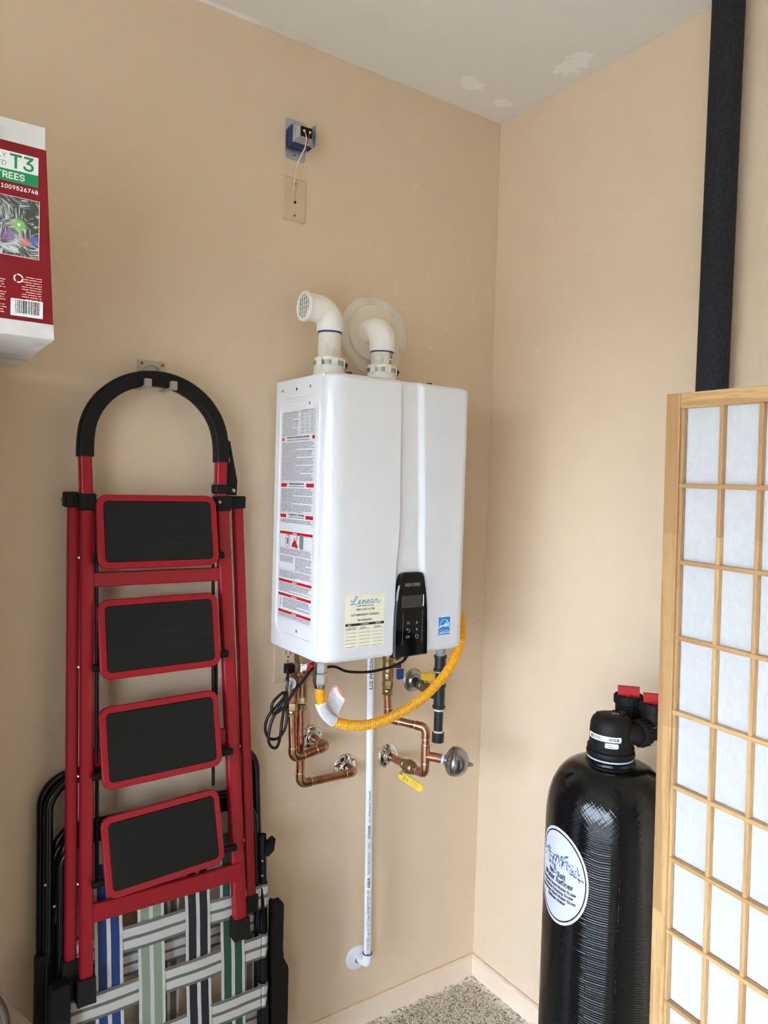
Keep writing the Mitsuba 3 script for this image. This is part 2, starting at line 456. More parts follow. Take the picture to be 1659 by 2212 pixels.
def cover():
    def bounds(v):
        f = smooth01(.27, .215, v)
        xl = np.interp(v, [0, .22, .30, .37, .70], [.205, .207, .2135, .215, .207])
        a = np.interp(v, [0, .21, .30, .37, .70], [.285, .281, .276, .2747, .259])
        return xl, a
    zs = np.r_[0, .0015, .004, .007, .010, .014, np.linspace(.03, .665, 40), .681, .685, .688, .691, .6935, .695]
    arc = np.linspace(0, math.pi / 2, 14)
    rx, ry = .044, .033
    left = np.stack([rx * (1 - np.cos(arc)), ry * np.sin(arc)], 1)
    mid = np.stack([np.r_[np.linspace(rx, .195, 14)[1:], np.linspace(.195, .32, 84)[1:], np.linspace(.32, .44 - .03, 10)[1:]], 0 * np.r_[np.zeros(13), np.zeros(83), np.zeros(9)] + ry], 1)
    rx2 = .03
    right = np.stack([.44 - rx2 * (1 - np.cos(arc[::-1])), ry * np.sin(arc[::-1])], 1)
    prof = np.vstack([[[.001, -.012]], left, mid, right, [[.439, -.012]]])
    rings = []
    R = .014
    for v in zs:
        e = 0.
        for q in (v, .695 - v):
            if q < R: e = max(e, R - math.sqrt(max(R * R - (R - q) ** 2, 0)))
        x, y = prof[:, 0].copy(), prof[:, 1].copy()
        xl, xr = bounds(v)
        d = .0085 * smooth01(xl - .001, xl + .0035, x) * (1 - smooth01(xr, xr + .019, x)) * (prof[:, 1] > ry * .99)
        y = y - d
        x = .22 + (x - .22) * (1 - e / .22); y = np.where(y > 0, y - np.minimum(e, .012) * (y / ry), y)
        rings.append(np.stack([X0 + x, -.267 - y, np.full(len(x), Z0 + v)], 1))
    n, k = len(prof), len(zs)
    v = np.vstack(rings + [[[X0 + .22, -.262, Z0]], [[X0 + .22, -.262, Z1]]])
    i = np.arange(n - 1); f = []
    for j in range(k - 1):
        a, b = j * n, (j + 1) * n
        f += [np.stack([a + i, a + i + 1, b + i + 1], 1), np.stack([a + i, b + i + 1, b + i], 1)]
    f += [np.stack([i * 0 + k * n, i + 1, i], 1), np.stack([i * 0 + k * n + 1, (k - 1) * n + i, (k - 1) * n + i + 1], 1)]
    return trimesh.Trimesh(v, np.vstack(f), process=False)


def smooth01(a, b, x):
    t = np.clip((x - a) / (b - a), 0, 1); return t * t * (3 - 2 * t)


add('front_cover', cover(), 'white_enamel', hw, smooth=40, label='glossy white front cover')
# control panel: tapered black glass over the foot of the channel
cp = sg.Polygon([(.216, .200), (.221, .2085), (.232, .2125), (.277, .2125), (.288, .2085), (.2935, .200), (.3005, .165), (.3055, .12), (.3085, .06), (.3100, -.003), (.2027, -.003), (.2020, .06), (.2030, .11), (.2080, .165)])
pan = add('control_panel', put(plate(cp, .016, .0035), frame((X0, -.2905, Z0), (1, 0, 0), (0, 0, 1), (0, -1, 0))), 'gloss_black', hw, smooth=20, label='glossy black control panel')
CPY = -.3067
add('screen', put(plate(sg.box(.2225, .1225, .2885, .1535), .0006, .0003), frame((X0, CPY + .0002, Z0), (1, 0, 0), (0, 0, 1), (0, -1, 0))), 'lcd', pan, smooth=False, label='dark grey display')
Fp = lambda x, v: FRONT(X0 + x, Z0 + v, CPY + .0001)
logo, x = [], 0.
for ch, s in zip('NaVIeN', (1, 1.32, 1, 1, 1.32, 1)):
    m = meshkit.text_mesh(ch, .0085 * s, .0004, ch in 'NVI' and False)
    m.vertices[:, 0] -= m.bounds[0][0] - x; x = m.bounds[1][0] + .0014
    m.vertices[:, 1] -= m.bounds[0][1]
    logo.append(m)
logo = cat(*logo); logo.vertices[:, 0] -= x / 2
add('lettering', put(logo, Fp(.2545, .1768)), 'icon_grey', pan, label='brand lettering in pale grey')
tri = lambda x, v, s: flats([], np.eye(4)) if 0 else put(extr(sg.Polygon([(-.0036, -s * .0032), (.0036, -s * .0032), (0, s * .0036)]), .0004), Fp(x, v))
icons = [text('M', .0065, Fp(.2435, .0805), depth=.0004), tri(.2710, .0838, 1), tri(.2710, .0648, -1), text('OK', .0065, Fp(.2435, .0450), depth=.0004)]
icons.append(strokes([[(-.005, .003), (.003, .003), (.0055, .001), (.0055, -.002), (.003, -.0045), (0, -.0045)], [(-.0025, .006), (-.0055, .003), (-.0025, 0)]], .0012, Fp(.2440, .0640), .0004))
ar = [(0.0048 * math.sin(a), .0048 * math.cos(a)) for a in np.linspace(.6, 2 * math.pi - .6, 18)]
icons.append(strokes([ar, [(0, .0062), (0, .001)]], .0012, Fp(.2720, .0475), .0004))
for m in icons: add('button_icon', m, 'icon_grey', pan)
add('keypad_line', flats([(.2262, .2270, .030, .110)], Fp(0, 0), .0004), 'icon_grey', pan); add('keypad_line', flats([(.2880, .2888, .033, .113)], Fp(0, 0), .0004), 'icon_grey', pan)
add('screen_edge', put(plate(sg.box(.2888, .124, .2908, .1545), .0012, .0003), Fp(0, 0)), 'print_white', pan, smooth=False)

# service sticker
rng = np.random.default_rng(3)
st = add('service_sticker', put(plate(sg.box(0, 0, .1125, .130), .0006, .0002), FRONT(X0 + .0600, Z0 + .0335, YF + .0001)), 'sticker_cream', hw, smooth=False, label='cream service sticker with blue script heading')
S = lambda x, v: FRONT(X0 + .0600 + x, Z0 + .0335 + v, YF - .0006)
c = curve
script = [c([(0, 6), (2, 4.2), (6, 5.8), (9, 9.2), (8.4, 11.5), (6.4, 10.5), (5.2, 6), (3.6, 1.2), (1, 0), (.2, 1), (2.2, 1.6), (6, .3), (9, .2), (11, 1.6)], 50),
          c([(11, 1.6), (13.4, 3.2), (14.6, 5), (13.2, 5.8), (12, 3.6), (13, .8), (15.4, .8), (17, 2.6)], 30),
          c([(17, 2.6), (18.6, 5.4), (18.4, 2.8), (17.6, .4), (19.6, 4), (21.4, 5.4), (21.4, 3), (21.6, .6), (23.4, 1.6)], 40),
          c([(23.4, 1.6), (25.6, 3.2), (26.8, 5), (25.4, 5.8), (24.2, 3.6), (25.2, .8), (27.4, .8), (29, 2.4)], 30),
          c([(32.6, 5), (30.6, 5.8), (28.8, 3.4), (29.4, .8), (31.4, 1.6), (33, 5.2), (32.6, 2), (33.6, .6), (35.4, 2.2)], 36),
          c([(35.4, 2.2), (36.6, 5.0), (37.0, 6.4), (37.6, 5.3), (39.2, 5.4), (39.3, 3.6), (39.4, 1.2), (40.8, .8), (43.5, 4.0)], 34)]
add('script_heading', strokes([np.array(l) * V(.00195, .00175) + V(.014, .1065) for l in script], .0019, S(0, 0)), 'script_blue', st)
add('print', cat(text('PLUMBING & WATER TREATMENT', .0022, S(.057, .1015), maxw=.062, bold=True), text('480-919-4748', .0050, S(.057, .0915), bold=True), text('24/7 EMERGENCY SERVICES', .0045, S(.056, .0785), bold=True, maxw=.082), text('ROC #340991', .0045, S(.056, .0655), bold=True)), 'print_black', st)
add('heading_bar', flats([(0, .1125, .0545, .0605)], S(0, 0), .0002), 'print_black', st)
add('heading_print', cat(text('Date', .0033, S(.012, .0562), depth=.0005), text('Technician', .0033, S(.055, .0562), depth=.0005), text('Service', .0033, S(.0955, .0562), depth=.0005)), 'print_white', st)
add('ruled_lines', flats([(a, b, v, v + .0008) for v in (.0455, .0370, .0285, .0200, .0115, .0030) for a, b in ((.0005, .031), (.039, .073), (.080, .110))], S(0, 0)), 'print_black', st)
add('handwriting', cat(text('12/27/23', .0048, S(.016, .0470), shear=.25, sx=1.05), text('Jason', .0048, S(.051, .0470), shear=.3), text('Install', .0048, S(.093, .0470), shear=.3)), 'ink', st)
# efficiency mark
es = add('efficiency_mark', put(plate(sg.box(0, 0, .0385, .0468), .0005, .0002), FRONT(X0 + .3478, Z0 + .0418, YF + .0001)), 'print_blue', hw, smooth=False, label='small blue square efficiency mark')
E_ = lambda x, v: FRONT(X0 + .3478 + x, Z0 + .0418 + v, YF - .0005)
arc = [(.0192 + .0172 * math.cos(a), .0145 + .0262 * math.sin(a)) for a in np.linspace(.12, math.pi - .12, 30)]
word = [c([(0, 2), (2.4, 3.2), (3, 4.8), (1.4, 4.4), (1.2, 1.6), (3.6, 1.8)], 16), c([(3.6, 1.8), (5, 4.6), (5, 1.8), (7, 4.6), (7.2, 2), (8.6, 2.2)], 16), c([(8.6, 2.2), (10.4, 3.2), (11, 4.8), (9.6, 4.6), (9.4, 2), (11.4, 2.2)], 16), c([(11.4, 2.2), (12.4, 5), (14.6, 4.8)], 10),
        c([(17, 4.8), (14.8, 4.4), (15.2, 2), (17.2, 4.4), (16.6, -1.6), (14.6, -1.2), (18.4, 2.2)], 20), c([(18.6, 5), (19, 2.4), (21, 5), (20, -1.6), (18.2, -1.2)], 16)]
starp = [(.0285 + r * math.sin(a), .0285 + r * math.cos(a)) for a, r in zip(np.arange(11) * math.pi / 5 + .15, [.0085, .0036] * 6)]
add('star_print', cat(strokes([arc], .0011, E_(0, 0)), strokes([np.array(l) * .00125 + V(.0035, .0175) + np.outer(np.array(l)[:, 0], V(0, .0003)) for l in word], .0011, E_(0, 0)), strokes([starp], .0009, E_(0, 0)), flats([(.0008, .0377, .0112, .0120)], E_(0, 0)), text('ENERGY STAR', .0052, E_(.0192, .0030), maxw=.0350)), 'print_white', es)

# the warning label on the left side
wl = add('warning_label', cat(put(plate(sg.box(0, 0, .178, .292), .0005, .0002), SIDE(-.0605, 1.5085, X0 + .0001)), put(plate(sg.box(0, 0, .178, .230), .0005, .0002), SIDE(-.0605, 1.2645, X0 + .0001))), 'label_white', hw, smooth=False, label='long white instruction label printed in small black type')
D = SIDE(-.0605, 0, X0 - .0005)
fine, red, wht, frm = [], [], [], []
W_ = .178


def block(z1, z0, x0=.004, x1=W_ - .004, pitch=.00335, h=.0017, par=6):
    z, k = z1 - pitch, 0
    while z > z0:
        k += 1
        fine.extend(dashes(rng, x0, x1, z, h, (.006, .02), .0013, fill=rng.uniform(.35, .7) if k % par == 0 else rng.uniform(.93, 1)))
        z -= pitch


block(1.7975, 1.735, .003, .092, .0031, .0014, 7)
for r in range(7):                                      # the small table
    frm.append((.097, W_ - .004, 1.7885 - r * .0085, 1.7890 - r * .0085))
for x in (.097, .122, .147, W_ - .0045): frm.append((x, x + .0005, 1.737, 1.7985))
fine += dashes(rng, .102, .170, 1.7945, .0022) + dashes(rng, .100, .172, 1.7905, .0016)
for r in range(6):
    for x in (.103, .127, .152): fine += dashes(rng, x, x + .016, 1.7850 - r * .0085, .0015) + dashes(rng, x - .001, x + .018, 1.7820 - r * .0085, .0015)
red += [(.003, .014, 1.7235, 1.7315), (W_ - .016, W_ - .003, 1.7240, 1.7325)]
add('header_print', cat(text('FOR YOUR SAFETY READ BEFORE OPERATING', .0042, D @ frame((.088, 1.7283, 0), (1, 0, 0), (0, 1, 0), (0, 0, 1)), maxw=.118, bold=True),
                        text('OPERATING INSTRUCTION', .0042, D @ frame((.086, 1.6110, 0), (1, 0, 0), (0, 1, 0), (0, 0, 1)), maxw=.078, bold=True),
                        text('TO TURN OFF GAS TO APPLIANCE', .0042, D @ frame((.088, 1.5325, 0), (1, 0, 0), (0, 1, 0), (0, 0, 1)), maxw=.088, bold=True)), 'print_black', wl)
fine += dashes(rng, .03, .148, 1.7225, .0026) + dashes(rng, .045, .127, 1.6055, .0026) + dashes(rng, .045, .131, 1.5270, .0026)
block(1.7190, 1.6200)
red += [(.002, .034, 1.6050, 1.6145), (W_ - .040, W_ - .002, 1.6055, 1.6150)]
block(1.6025, 1.5400)
red += [(.002, .034, 1.5265, 1.5355), (W_ - .040, W_ - .002, 1.5265, 1.5355)]
block(1.5240, 1.5115)
for z in (1.4905, 1.3665, 1.3300, 1.2870): red.append((.001, W_ - .001, z - .0065, z + .0005))
wht += dashes(rng, .073, .098, 1.4853, .0036, (.02, .03)) + dashes(rng, .075, .102, 1.3613, .0036, (.02, .03)) + dashes(rng, .075, .102, 1.3248, .0036, (.02, .03)) + dashes(rng, .075, .102, 1.2818, .0036, (.02, .03))
block(1.4490, 1.4320); block(1.4290, 1.4100, .004, .080); block(1.4290, 1.3950, .090); block(1.3920, 1.3690)
block(1.3590, 1.3335); block(1.3220, 1.2935, .028); block(1.2800, 1.2680)
for z in (1.4500, 1.3940, 1.2665, 1.6180, 1.5395, 1.7205): frm.append((.001, W_ - .001, z, z + .0004))
for a, b in ((1.5095, 1.7995), (1.2655, 1.4925)): frm += [(.0008, .0013, a, b), (W_ - .0013, W_ - .0008, a, b)]
add('fine_print', flats(fine, D), 'print_grey', wl)
add('ruled_lines', flats(frm, D), 'print_grey', wl)
for q in red: add('red_bar', flats([q], D), 'print_red', wl)
add('bar_print', flats(wht, D, .0004), 'print_pink', wl)
P_ = lambda x, z: D @ frame((x, z, 0), (1, 0, 0), (0, 1, 0), (0, 0, 1))
oval = [(.013 * math.cos(a), .0155 * math.sin(a)) for a in np.linspace(0, 2 * math.pi, 26)]
add('pictogram', cat(strokes([oval], .0016, P_(.046, 1.467)), put(extr(rrect(.011, .016, .002), .0003), P_(.046, 1.467)), strokes([[(.002, .012), (.008, .017), (.011, .013)]], .0016, P_(.046, 1.467)), put(extr(sg.Polygon([(-.008, -.014), (.010, -.018), (.012, -.014), (.012, .016), (.004, .020), (-.008, .018)]), .0003), P_(.118, 1.467)), strokes([[(-.006, -.012), (.004, -.016), (.012, -.008)], [(.002, .006), (.008, .008), (.003, .014), (.009, .017)]], .002, P_(.092, 1.467))), 'print_grey', wl)
add('flame_pictogram', put(extr(sg.Polygon([(-.018, -.012), (.014, -.014), (.013, -.004), (.008, -.002), (.009, .006), (.003, .002), (-.002, .012), (-.006, .002), (-.012, -.002)]), .0003), P_(.085, 1.466)), 'print_red', wl)
add('pictogram', strokes([[(.0, .012), (.004, .006), (-.003, .002), (.003, -.002)], [(-.004, -.006), (.005, -.004), (.001, -.012), (-.005, -.014)]], .0016, P_(.014, 1.308)), 'print_grey', wl)
for y, z in ((-.058, 1.853), (-.135, 1.852), (-.207, 1.853)):
    add('screw', lathe([(0, .0014), (.0022, .0012), (.0034, .0004), (.0036, 0)], (X0, y, z), (-1, 0, 0), 14), 'print_black' if y == -.135 else 'steel', hw)
add('screw', lathe([(0, .0014), (.0022, .0012), (.0034, .0004), (.0036, 0)], (X0, -.205, 1.812), (-1, 0, 0), 14), 'steel', hw); add('screw', lathe([(0, .0014), (.0022, .0012), (.0034, .0004), (.0036, 0)], (X0, -.165, 1.243), (-1, 0, 0), 14), 'steel', hw)
for x, y in ((-.357, -.13), (-.632, -.14)):      # fasteners standing on top
    add('top_fastener', cat(cyl((x, y, Z1), (0, 0, 1), .004, .030, 14), cyl((x, y, Z1 + .024), (0, 0, 1), .0085, .006, 18)), 'iron_black', hw)
VY = -.085
for i, vx in enumerate((-.661, -.492)):
    vc = add('vent_collar', lathe([(.0302, 0), (.052, 0), (.052, .004), (.046, .010), (.041, .030), (.0395, .036), (.0395, .066), (.0375, .069), (.0320, .069), (.0302, .068)], (vx, VY, Z1), (0, 0, 1), 48), 'vent_white', hw)
    add('clamp_band', lathe([(.0392, 0), (.0406, 0), (.0406, .012), (.0392, .012)], (vx, VY, Z1 + .048), (0, 0, 1), 48), 'steel', vc)
    for a in (200, 262, 330):
        q = V(math.cos(math.radians(a)), math.sin(math.radians(a)), 0)
        add('clip_tab', put(box(-.011, .011, -.0025, .0025, -.010, .012), axis_frame(V(vx, VY, Z1 + .055) + q * .0405, (0, 0, 1)) @ np.eye(4)) if 0 else put(box(-.009, .009, -.010, .013, -.002, .002), frame(V(vx, VY, Z1 + .054) + q * .0410, (-q[1], q[0], 0), (0, 0, 1), q)), 'vent_white', vc)
    q = V(math.cos(math.radians(352)), math.sin(math.radians(352)), 0)
    add('clamp_screw', cat(put(box(-.006, .006, -.008, .008, -.004, .006), frame(V(vx, VY, Z1 + .054) + q * .0440, (-q[1], q[0], 0), (0, 0, 1), q)), cyl(V(vx, VY - .012, Z1 + .054) + q * .046, (0, 1, 0), .0035, .03, 12)), 'iron_black', vc)

# ---------------------------------------------------------------- vent pipes
PR = .0302
vp = thing('vent_pipe', 'white plastic air intake pipe with a grilled elbow facing left on top of the heater', 'pipe')
add('pipe', lathe([(PR - .004, 0), (PR, 0), (PR, .11), (PR - .004, .11)], (-.661, VY, Z1 + .035), (0, 0, 1), 44), 'aged_plastic', vp, label='straight length of scuffed white pipe')
zc = 2.075
path = fillet([(-.661, VY, 2.018), (-.661, VY, zc), (-.738, VY, zc)], .040, 12)
rad = np.interp(np.r_[0, np.cumsum(np.linalg.norm(np.diff(path, axis=0), axis=1))], [0, .025, .027, .095, .097, .2], [.0355, .0355, .0355, .0355, .0355, .0355])
el = tube(path, rad, 36, up0=(0, 1, 0))
add('elbow', el, 'vent_white', vp, smooth=35)
add('primer_band', lathe([(PR, 0), (.0318, 0), (.0318, .005), (PR, .005)], (-.661, VY, 2.0135), (0, 0, 1), 40), 'primer_purple', vp)
gr = add('grille', lathe([(.0300, 0), (.0300, .006), (.0335, .008), (.0385, .006), (.0395, 0), (.0300, 0)], (-.736, VY, zc), (-1, 0, 0), 44), 'vent_white', vp)
add('opening', lathe([(0, 0), (.0302, 0), (.0302, .0008), (0, .0008)], (-.7382, VY, zc), (-1, 0, 0), 30), 'iron_grey', gr)
bars = []
for k in range(-2, 3):
    h = math.sqrt(.030 ** 2 - (k * .0105) ** 2)
    bars.append(box(-.7430, -.7405, VY + k * .0105 - .0014, VY + k * .0105 + .0014, zc - h, zc + h, .0004))
for k in range(-2, 3):
    h = math.sqrt(.030 ** 2 - (k * .0115) ** 2)
    bars.append(box(-.7430, -.7410, VY - h, VY + h, zc + k * .0115 - .0008, zc + k * .0115 + .0008, .0003))
add('bars', cat(*bars), 'vent_white', gr, smooth=False)
vq = thing('vent_pipe', 'white plastic exhaust pipe bending from the heater into the round wall plate', 'pipe')
add('pipe', lathe([(PR - .004, 0), (PR, 0), (PR, .075), (PR - .004, .075)], (-.492, VY, Z1 + .035), (0, 0, 1), 44), 'aged_plastic', vq)
zc2 = 2.052
add('elbow', tube(fillet([(-.492, VY, 1.987), (-.492, VY, zc2), (-.492, -.012, zc2)], .040, 12), .0355, 36, up0=(1, 0, 0)), 'vent_white', vq, smooth=35)
add('primer_band', lathe([(PR, 0), (.0318, 0), (.0318, .004), (PR, .004)], (-.492, VY, 1.9835), (0, 0, 1), 40), 'primer_purple', vq)
add('print', put(text('SCH 40', .010, np.eye(4), depth=.0004), frame((-.478, VY - .0298, 1.958), (0, 0, 1), (-1, 0, 0), (0, -1, 0))), 'print_black', vq)
vw = thing('vent_wall_plate', 'large round off-white plate where the exhaust pipe enters the wall', 'wall plate')
add('disc', lathe([(.030, 0), (.107, 0), (.107, .003), (.104, .006), (.096, .008), (.030, .009)], (-.472, 0, 2.052), (0, -1, 0), 72), 'aged_plastic', vw)
add('back_disc', lathe([(.030, 0), (.112, 0), (.112, .002), (.110, .003), (.030, .003)], (-.462, 0, 2.046), (0, -1, 0), 72), 'aged_plastic', vw)
add('inner_ring', lathe([(.030, .004), (.080, .004), (.080, .015), (.078, .018), (.042, .020), (.038, .020), (.030, .020)], (-.478, 0, 2.052), (0, -1, 0), 64), 'aged_cream', vw)


# ---------------------------------------------------------------- small things on the wall
def screw(parent, x, z, y, r=.0038, m='steel', slot=True, d=(0, -1, 0)):
    k = lathe([(0, .0016), (r * .6, .0013), (r, .0004), (r, -.001)], (x, y, z), d, 16)
    s = add('screw', k, m, parent)
    if slot: add('slot', box(x - r * .75, x + r * .75, y - .0020, y - .0012, z - .0005, z + .0005, .0002), 'dark_hole', s, smooth=False)


tr = thing('doorbell_transformer', 'small metal doorbell transformer with two screw terminals high on the wall', 'transformer')
add('mounting_plate', put(plate(rrect(.060, .104, .005), .0035, .001), FRONT(-.735, 2.529, 0)), 'zinc', tr, smooth=False)
for dz in (.042, -.042): screw(tr, -.737, 2.529 + dz, -.0035)
add('coil', box(-.760, -.703, -.030, -.0035, 2.505, 2.558, .004), 'coil_blue', tr, smooth=False, label='dark blue wound coil')
add('core', cat(box(-.757, -.695, -.034, -.028, 2.510, 2.556, .001), box(-.756, -.742, -.036, -.033, 2.512, 2.554, .001)), 'zinc', tr, smooth=False)
add('bracket', cat(box(-.7005, -.6985, -.052, -.004, 2.506, 2.562, .0005), box(-.698, -.694, -.048, -.044, 2.510, 2.560, .0005), box(-.706, -.6985, -.036, -.034, 2.506, 2.560, .0005)), 'zinc', tr, smooth=False)
hp = [(x, -.034, z) for x in (-.752, -.704) for z in (2.516, 2.552)] + [(x, -.046, z) for x in (-.743, -.708) for z in (2.523, 2.549)]
add('housing', hull(hp), 'zinc', tr, smooth=False)
tb = add('terminal_block', box(-.742, -.708, -.0485, -.045, 2.524, 2.549, .001), 'plastic_black', tr, smooth=False)
for x in (-.733, -.716): add('terminal_screw', lathe([(0, .004), (.0025, .0036), (.0038, .002), (.0038, 0)], (x, -.0485, 2.5375), (0, -1, 0), 16), 'chrome', tb)
bw = thing('bell_wire', 'thin cream twin bell wire running from the transformer down into the blank plate', 'wire')
for k, (dx, xs) in enumerate(((-.0013, -.733), (.0013, -.716))):
    pts = [(xs, -.0505, 2.5365), (xs + (.004 if k == 0 else -.006), -.053, 2.522), (-.726 + dx, -.050, 2.507), (-.730 + dx, -.044, 2.490), (-.737 + dx, -.026, 2.463), (-.741 + dx, -.020, 2.430), (-.742 + dx, -.0145, 2.400), (-.740 + dx * 2, -.010, 2.378), (-.736 + dx, -.0065, 2.368), (-.7335, .004, 2.366)]
    q = spline(pts, 60)
    add('strand', tube(q[10:] if k else q, .00125, 8), 'wire_cream', bw, smooth=True)
    if k: add('red_lead', tube(q[:14], .0014, 8), 'wire_red', bw, smooth=True)
bp = thing('blank_wall_plate', 'beige blank wall plate with a wire hole below the transformer', 'wall plate')
pl = plate(rrect(.070, .114, .003), .006, .003)
add('plate', put(pl, FRONT(-.7345, 2.372, 0)), 'plate_painted', bp, smooth=False)
add('wire_hole', cyl((-.7335, -.0058, 2.366), (0, -1, 0), .0042, .0006, 18), 'dark_hole', bp)
for dz in (.042, -.042): screw(bp, -.7345 + .001, 2.372 + dz, -.0058, .0032, 'brass_dull')

wh = thing('wall_hook', 'beige metal wall hook plate that the ladder handle hangs on', 'hook')
add('base_plate', put(plate(rrect(.068, .060, .004), .004, .0015), FRONT(-1.106, 1.871, 0)), 'hook_grey', wh, smooth=False)
ring = [(-1.107 + .026 * math.cos(a), -.005, 1.866 + .024 * math.sin(a)) for a in np.linspace(0, 2 * math.pi, 40, endpoint=False)]
add('raised_ring', tube(ring, .0035, 8, closed=True), 'hook_grey', wh, smooth=True)
for x in (-1.130, -1.080): screw(wh, x, 1.892, -.004, .0042, 'brass_dull')
for x, z in ((-1.139, 1.829), (-1.079, 1.829)):
    add('prong', cat(box(x - .0075, x + .0075, -.078, 0, z - .002, z + .002, .0008), box(x - .0075, x + .0075, -.092, -.078, z - .004, z + .016, .0008)), 'clip_clear', wh, smooth=False)

# ---------------------------------------------------------------- step ladder, folded and hung on the hook
ld = thing('step_ladder', 'red folding step ladder with black treads and arched black grip hung on the wall', 'ladder')
yf = lambda z: -(.066 + (1.85 - z) * .05)               # front face of the rails
sec = rrect_section(2, 1.5, .45, 3)                      # chamfered oblong tube


def rail(xa, za, xb, zb, w, off=0., dep=.75):
    a, b = V(xa, yf(za) + off + w * .4, za), V(xb, yf(zb) + off + w * .4, zb)
    return tube([a, b], w / 2, section=sec[:, ::-1] * V(dep / .75, 1), up0=(0, -1, 0))


add('front_rail', rail(-1.2640, 1.548, -1.2630, .503, .029), 'ladder_red', ld, smooth=25)
add('front_rail', rail(-.9460, 1.548, -.8965, .522, .034), 'ladder_red', ld, smooth=25)
add('rear_rail', rail(-1.2880, 1.552, -1.2910, .535, .026, .026), 'ladder_red', ld, smooth=25)
add('rear_rail', rail(-.8950, 1.552, -.8570, .556, .027, .026), 'ladder_red', ld, smooth=25)
for x, z, w, o, L in ((-1.2635, .506, .037, 0, .058), (-.8955, .525, .039, 0, .050)):
    add('foot', cat(*[hull(np.vstack([(V(x, yf(z) + o + .0125, z) + V(sx * w / 2 * k, sy * .0165 * k, -q)) for k, q in ((1, 0), (1.08, L)) for sx in (-1, 1) for sy in (-1, 1)]))]), 'rubber_black', ld, smooth=False)
for x, z, w, L in ((-1.2915, .540, .033, .055), (-.8560, .560, .031, .042)):
    add('foot', hull(np.vstack([(V(x, yf(z) + .026 + .0115, z) + V(sx * w / 2 * k, sy * .0135 * k, -q)) for k, q in ((1, 0), (1.06, L)) for sx in (-1, 1) for sy in (-1, 1)])), 'rubber_black', ld, smooth=False)
# the arched upper tube and its grip
xc, zc3 = -1.1098, 1.700
tp = [(-1.2695, 1.545), (-1.2695, 1.66)]
tp += [(xc - .158 * math.cos(a), zc3 + .0 + .150 * math.sin(a)) for a in np.linspace(.12, math.pi - .12, 30)]
tp += [(-.9500, 1.66), (-.9475, 1.545)]
tp = np.array(tp); arch = np.stack([tp[:, 0], [yf(z) + .010 for z in tp[:, 1]], tp[:, 1]], 1)
arch = spline(arch, 90)
cut = lambda lo: arch[arch[:, 2] > lo]
add('arched_tube', tube(arch, .0130, section=rrect_section(2, 2.2, .6, 3), up0=(0, -1, 0)), 'ladder_red', ld, smooth=30)
grip = cut(1.653)
g = np.stack([grip[:, 0], grip[:, 1] - .0005, grip[:, 2]], 1)
add('grip', tube(g, .0165, section=rrect_section(2.0, 2.15, .55, 4), up0=(0, -1, 0)), 'plastic_black', ld, smooth=35, label='thick black foam grip')
# clamps
for (x0, x1, z0, z1, o) in ((-1.2835, -1.2470, 1.541, 1.579, 0), (-1.3090, -1.2770, 1.547, 1.581, .022), (-.9655, -.9270, 1.541, 1.579, 0), (-.9115, -.8790, 1.547, 1.578, .022), (-.968, -.928, 1.583, 1.606, 0)):
    y = yf(1.56) + o
    add('clamp', box(x0, x1, y - .004, y + .030, z0, z1, .003), 'plastic_black', ld, smooth=False)
add('clamp', box(-1.290, -1.262, yf(1.56) + .010, yf(1.56) + .034, 1.549, 1.573, .002), 'plastic_black', ld, smooth=False)
add('clamp', box(-.930, -.900, yf(1.56) + .012, yf(1.56) + .034, 1.549, 1.573, .002), 'plastic_black', ld, smooth=False)
lk = add('lock_lever', put(extr(sg.Polygon([(.928, 1.580), (.905, 1.580), (.903, 1.615), (.925, 1.715), (.935, 1.717), (.933, 1.655), (.934, 1.60)]).difference(sa.scale(sg.Point(.926, 1.668).buffer(.0075), .5, 1)).difference(sg.Polygon([(.927, 1.685), (.9325, 1.685), (.934, 1.701), (.930, 1.701)])), .006), frame((0, yf(1.6) + .018, 0), (-1, 0, 0), (0, 0, 1), (0, 1, 0))), 'plastic_black', ld, smooth=False)
add('rivet', lathe([(0, .002), (.003, .0017), (.0052, 0)], (-.913, yf(1.6) + .0175, 1.592), (0, -1, 0), 16), 'steel', lk)
add('rivet', lathe([(0, .002), (.003, .0017), (.0045, 0)], (-.958, yf(1.56) - .0040, 1.563), (0, -1, 0), 16), 'steel', ld)
add('rivet', lathe([(0, .002), (.003, .0017), (.0045, 0)], (-1.3125, yf(1.56) + .036, 1.563), (-1, 0, 0), 16), 'steel', ld)
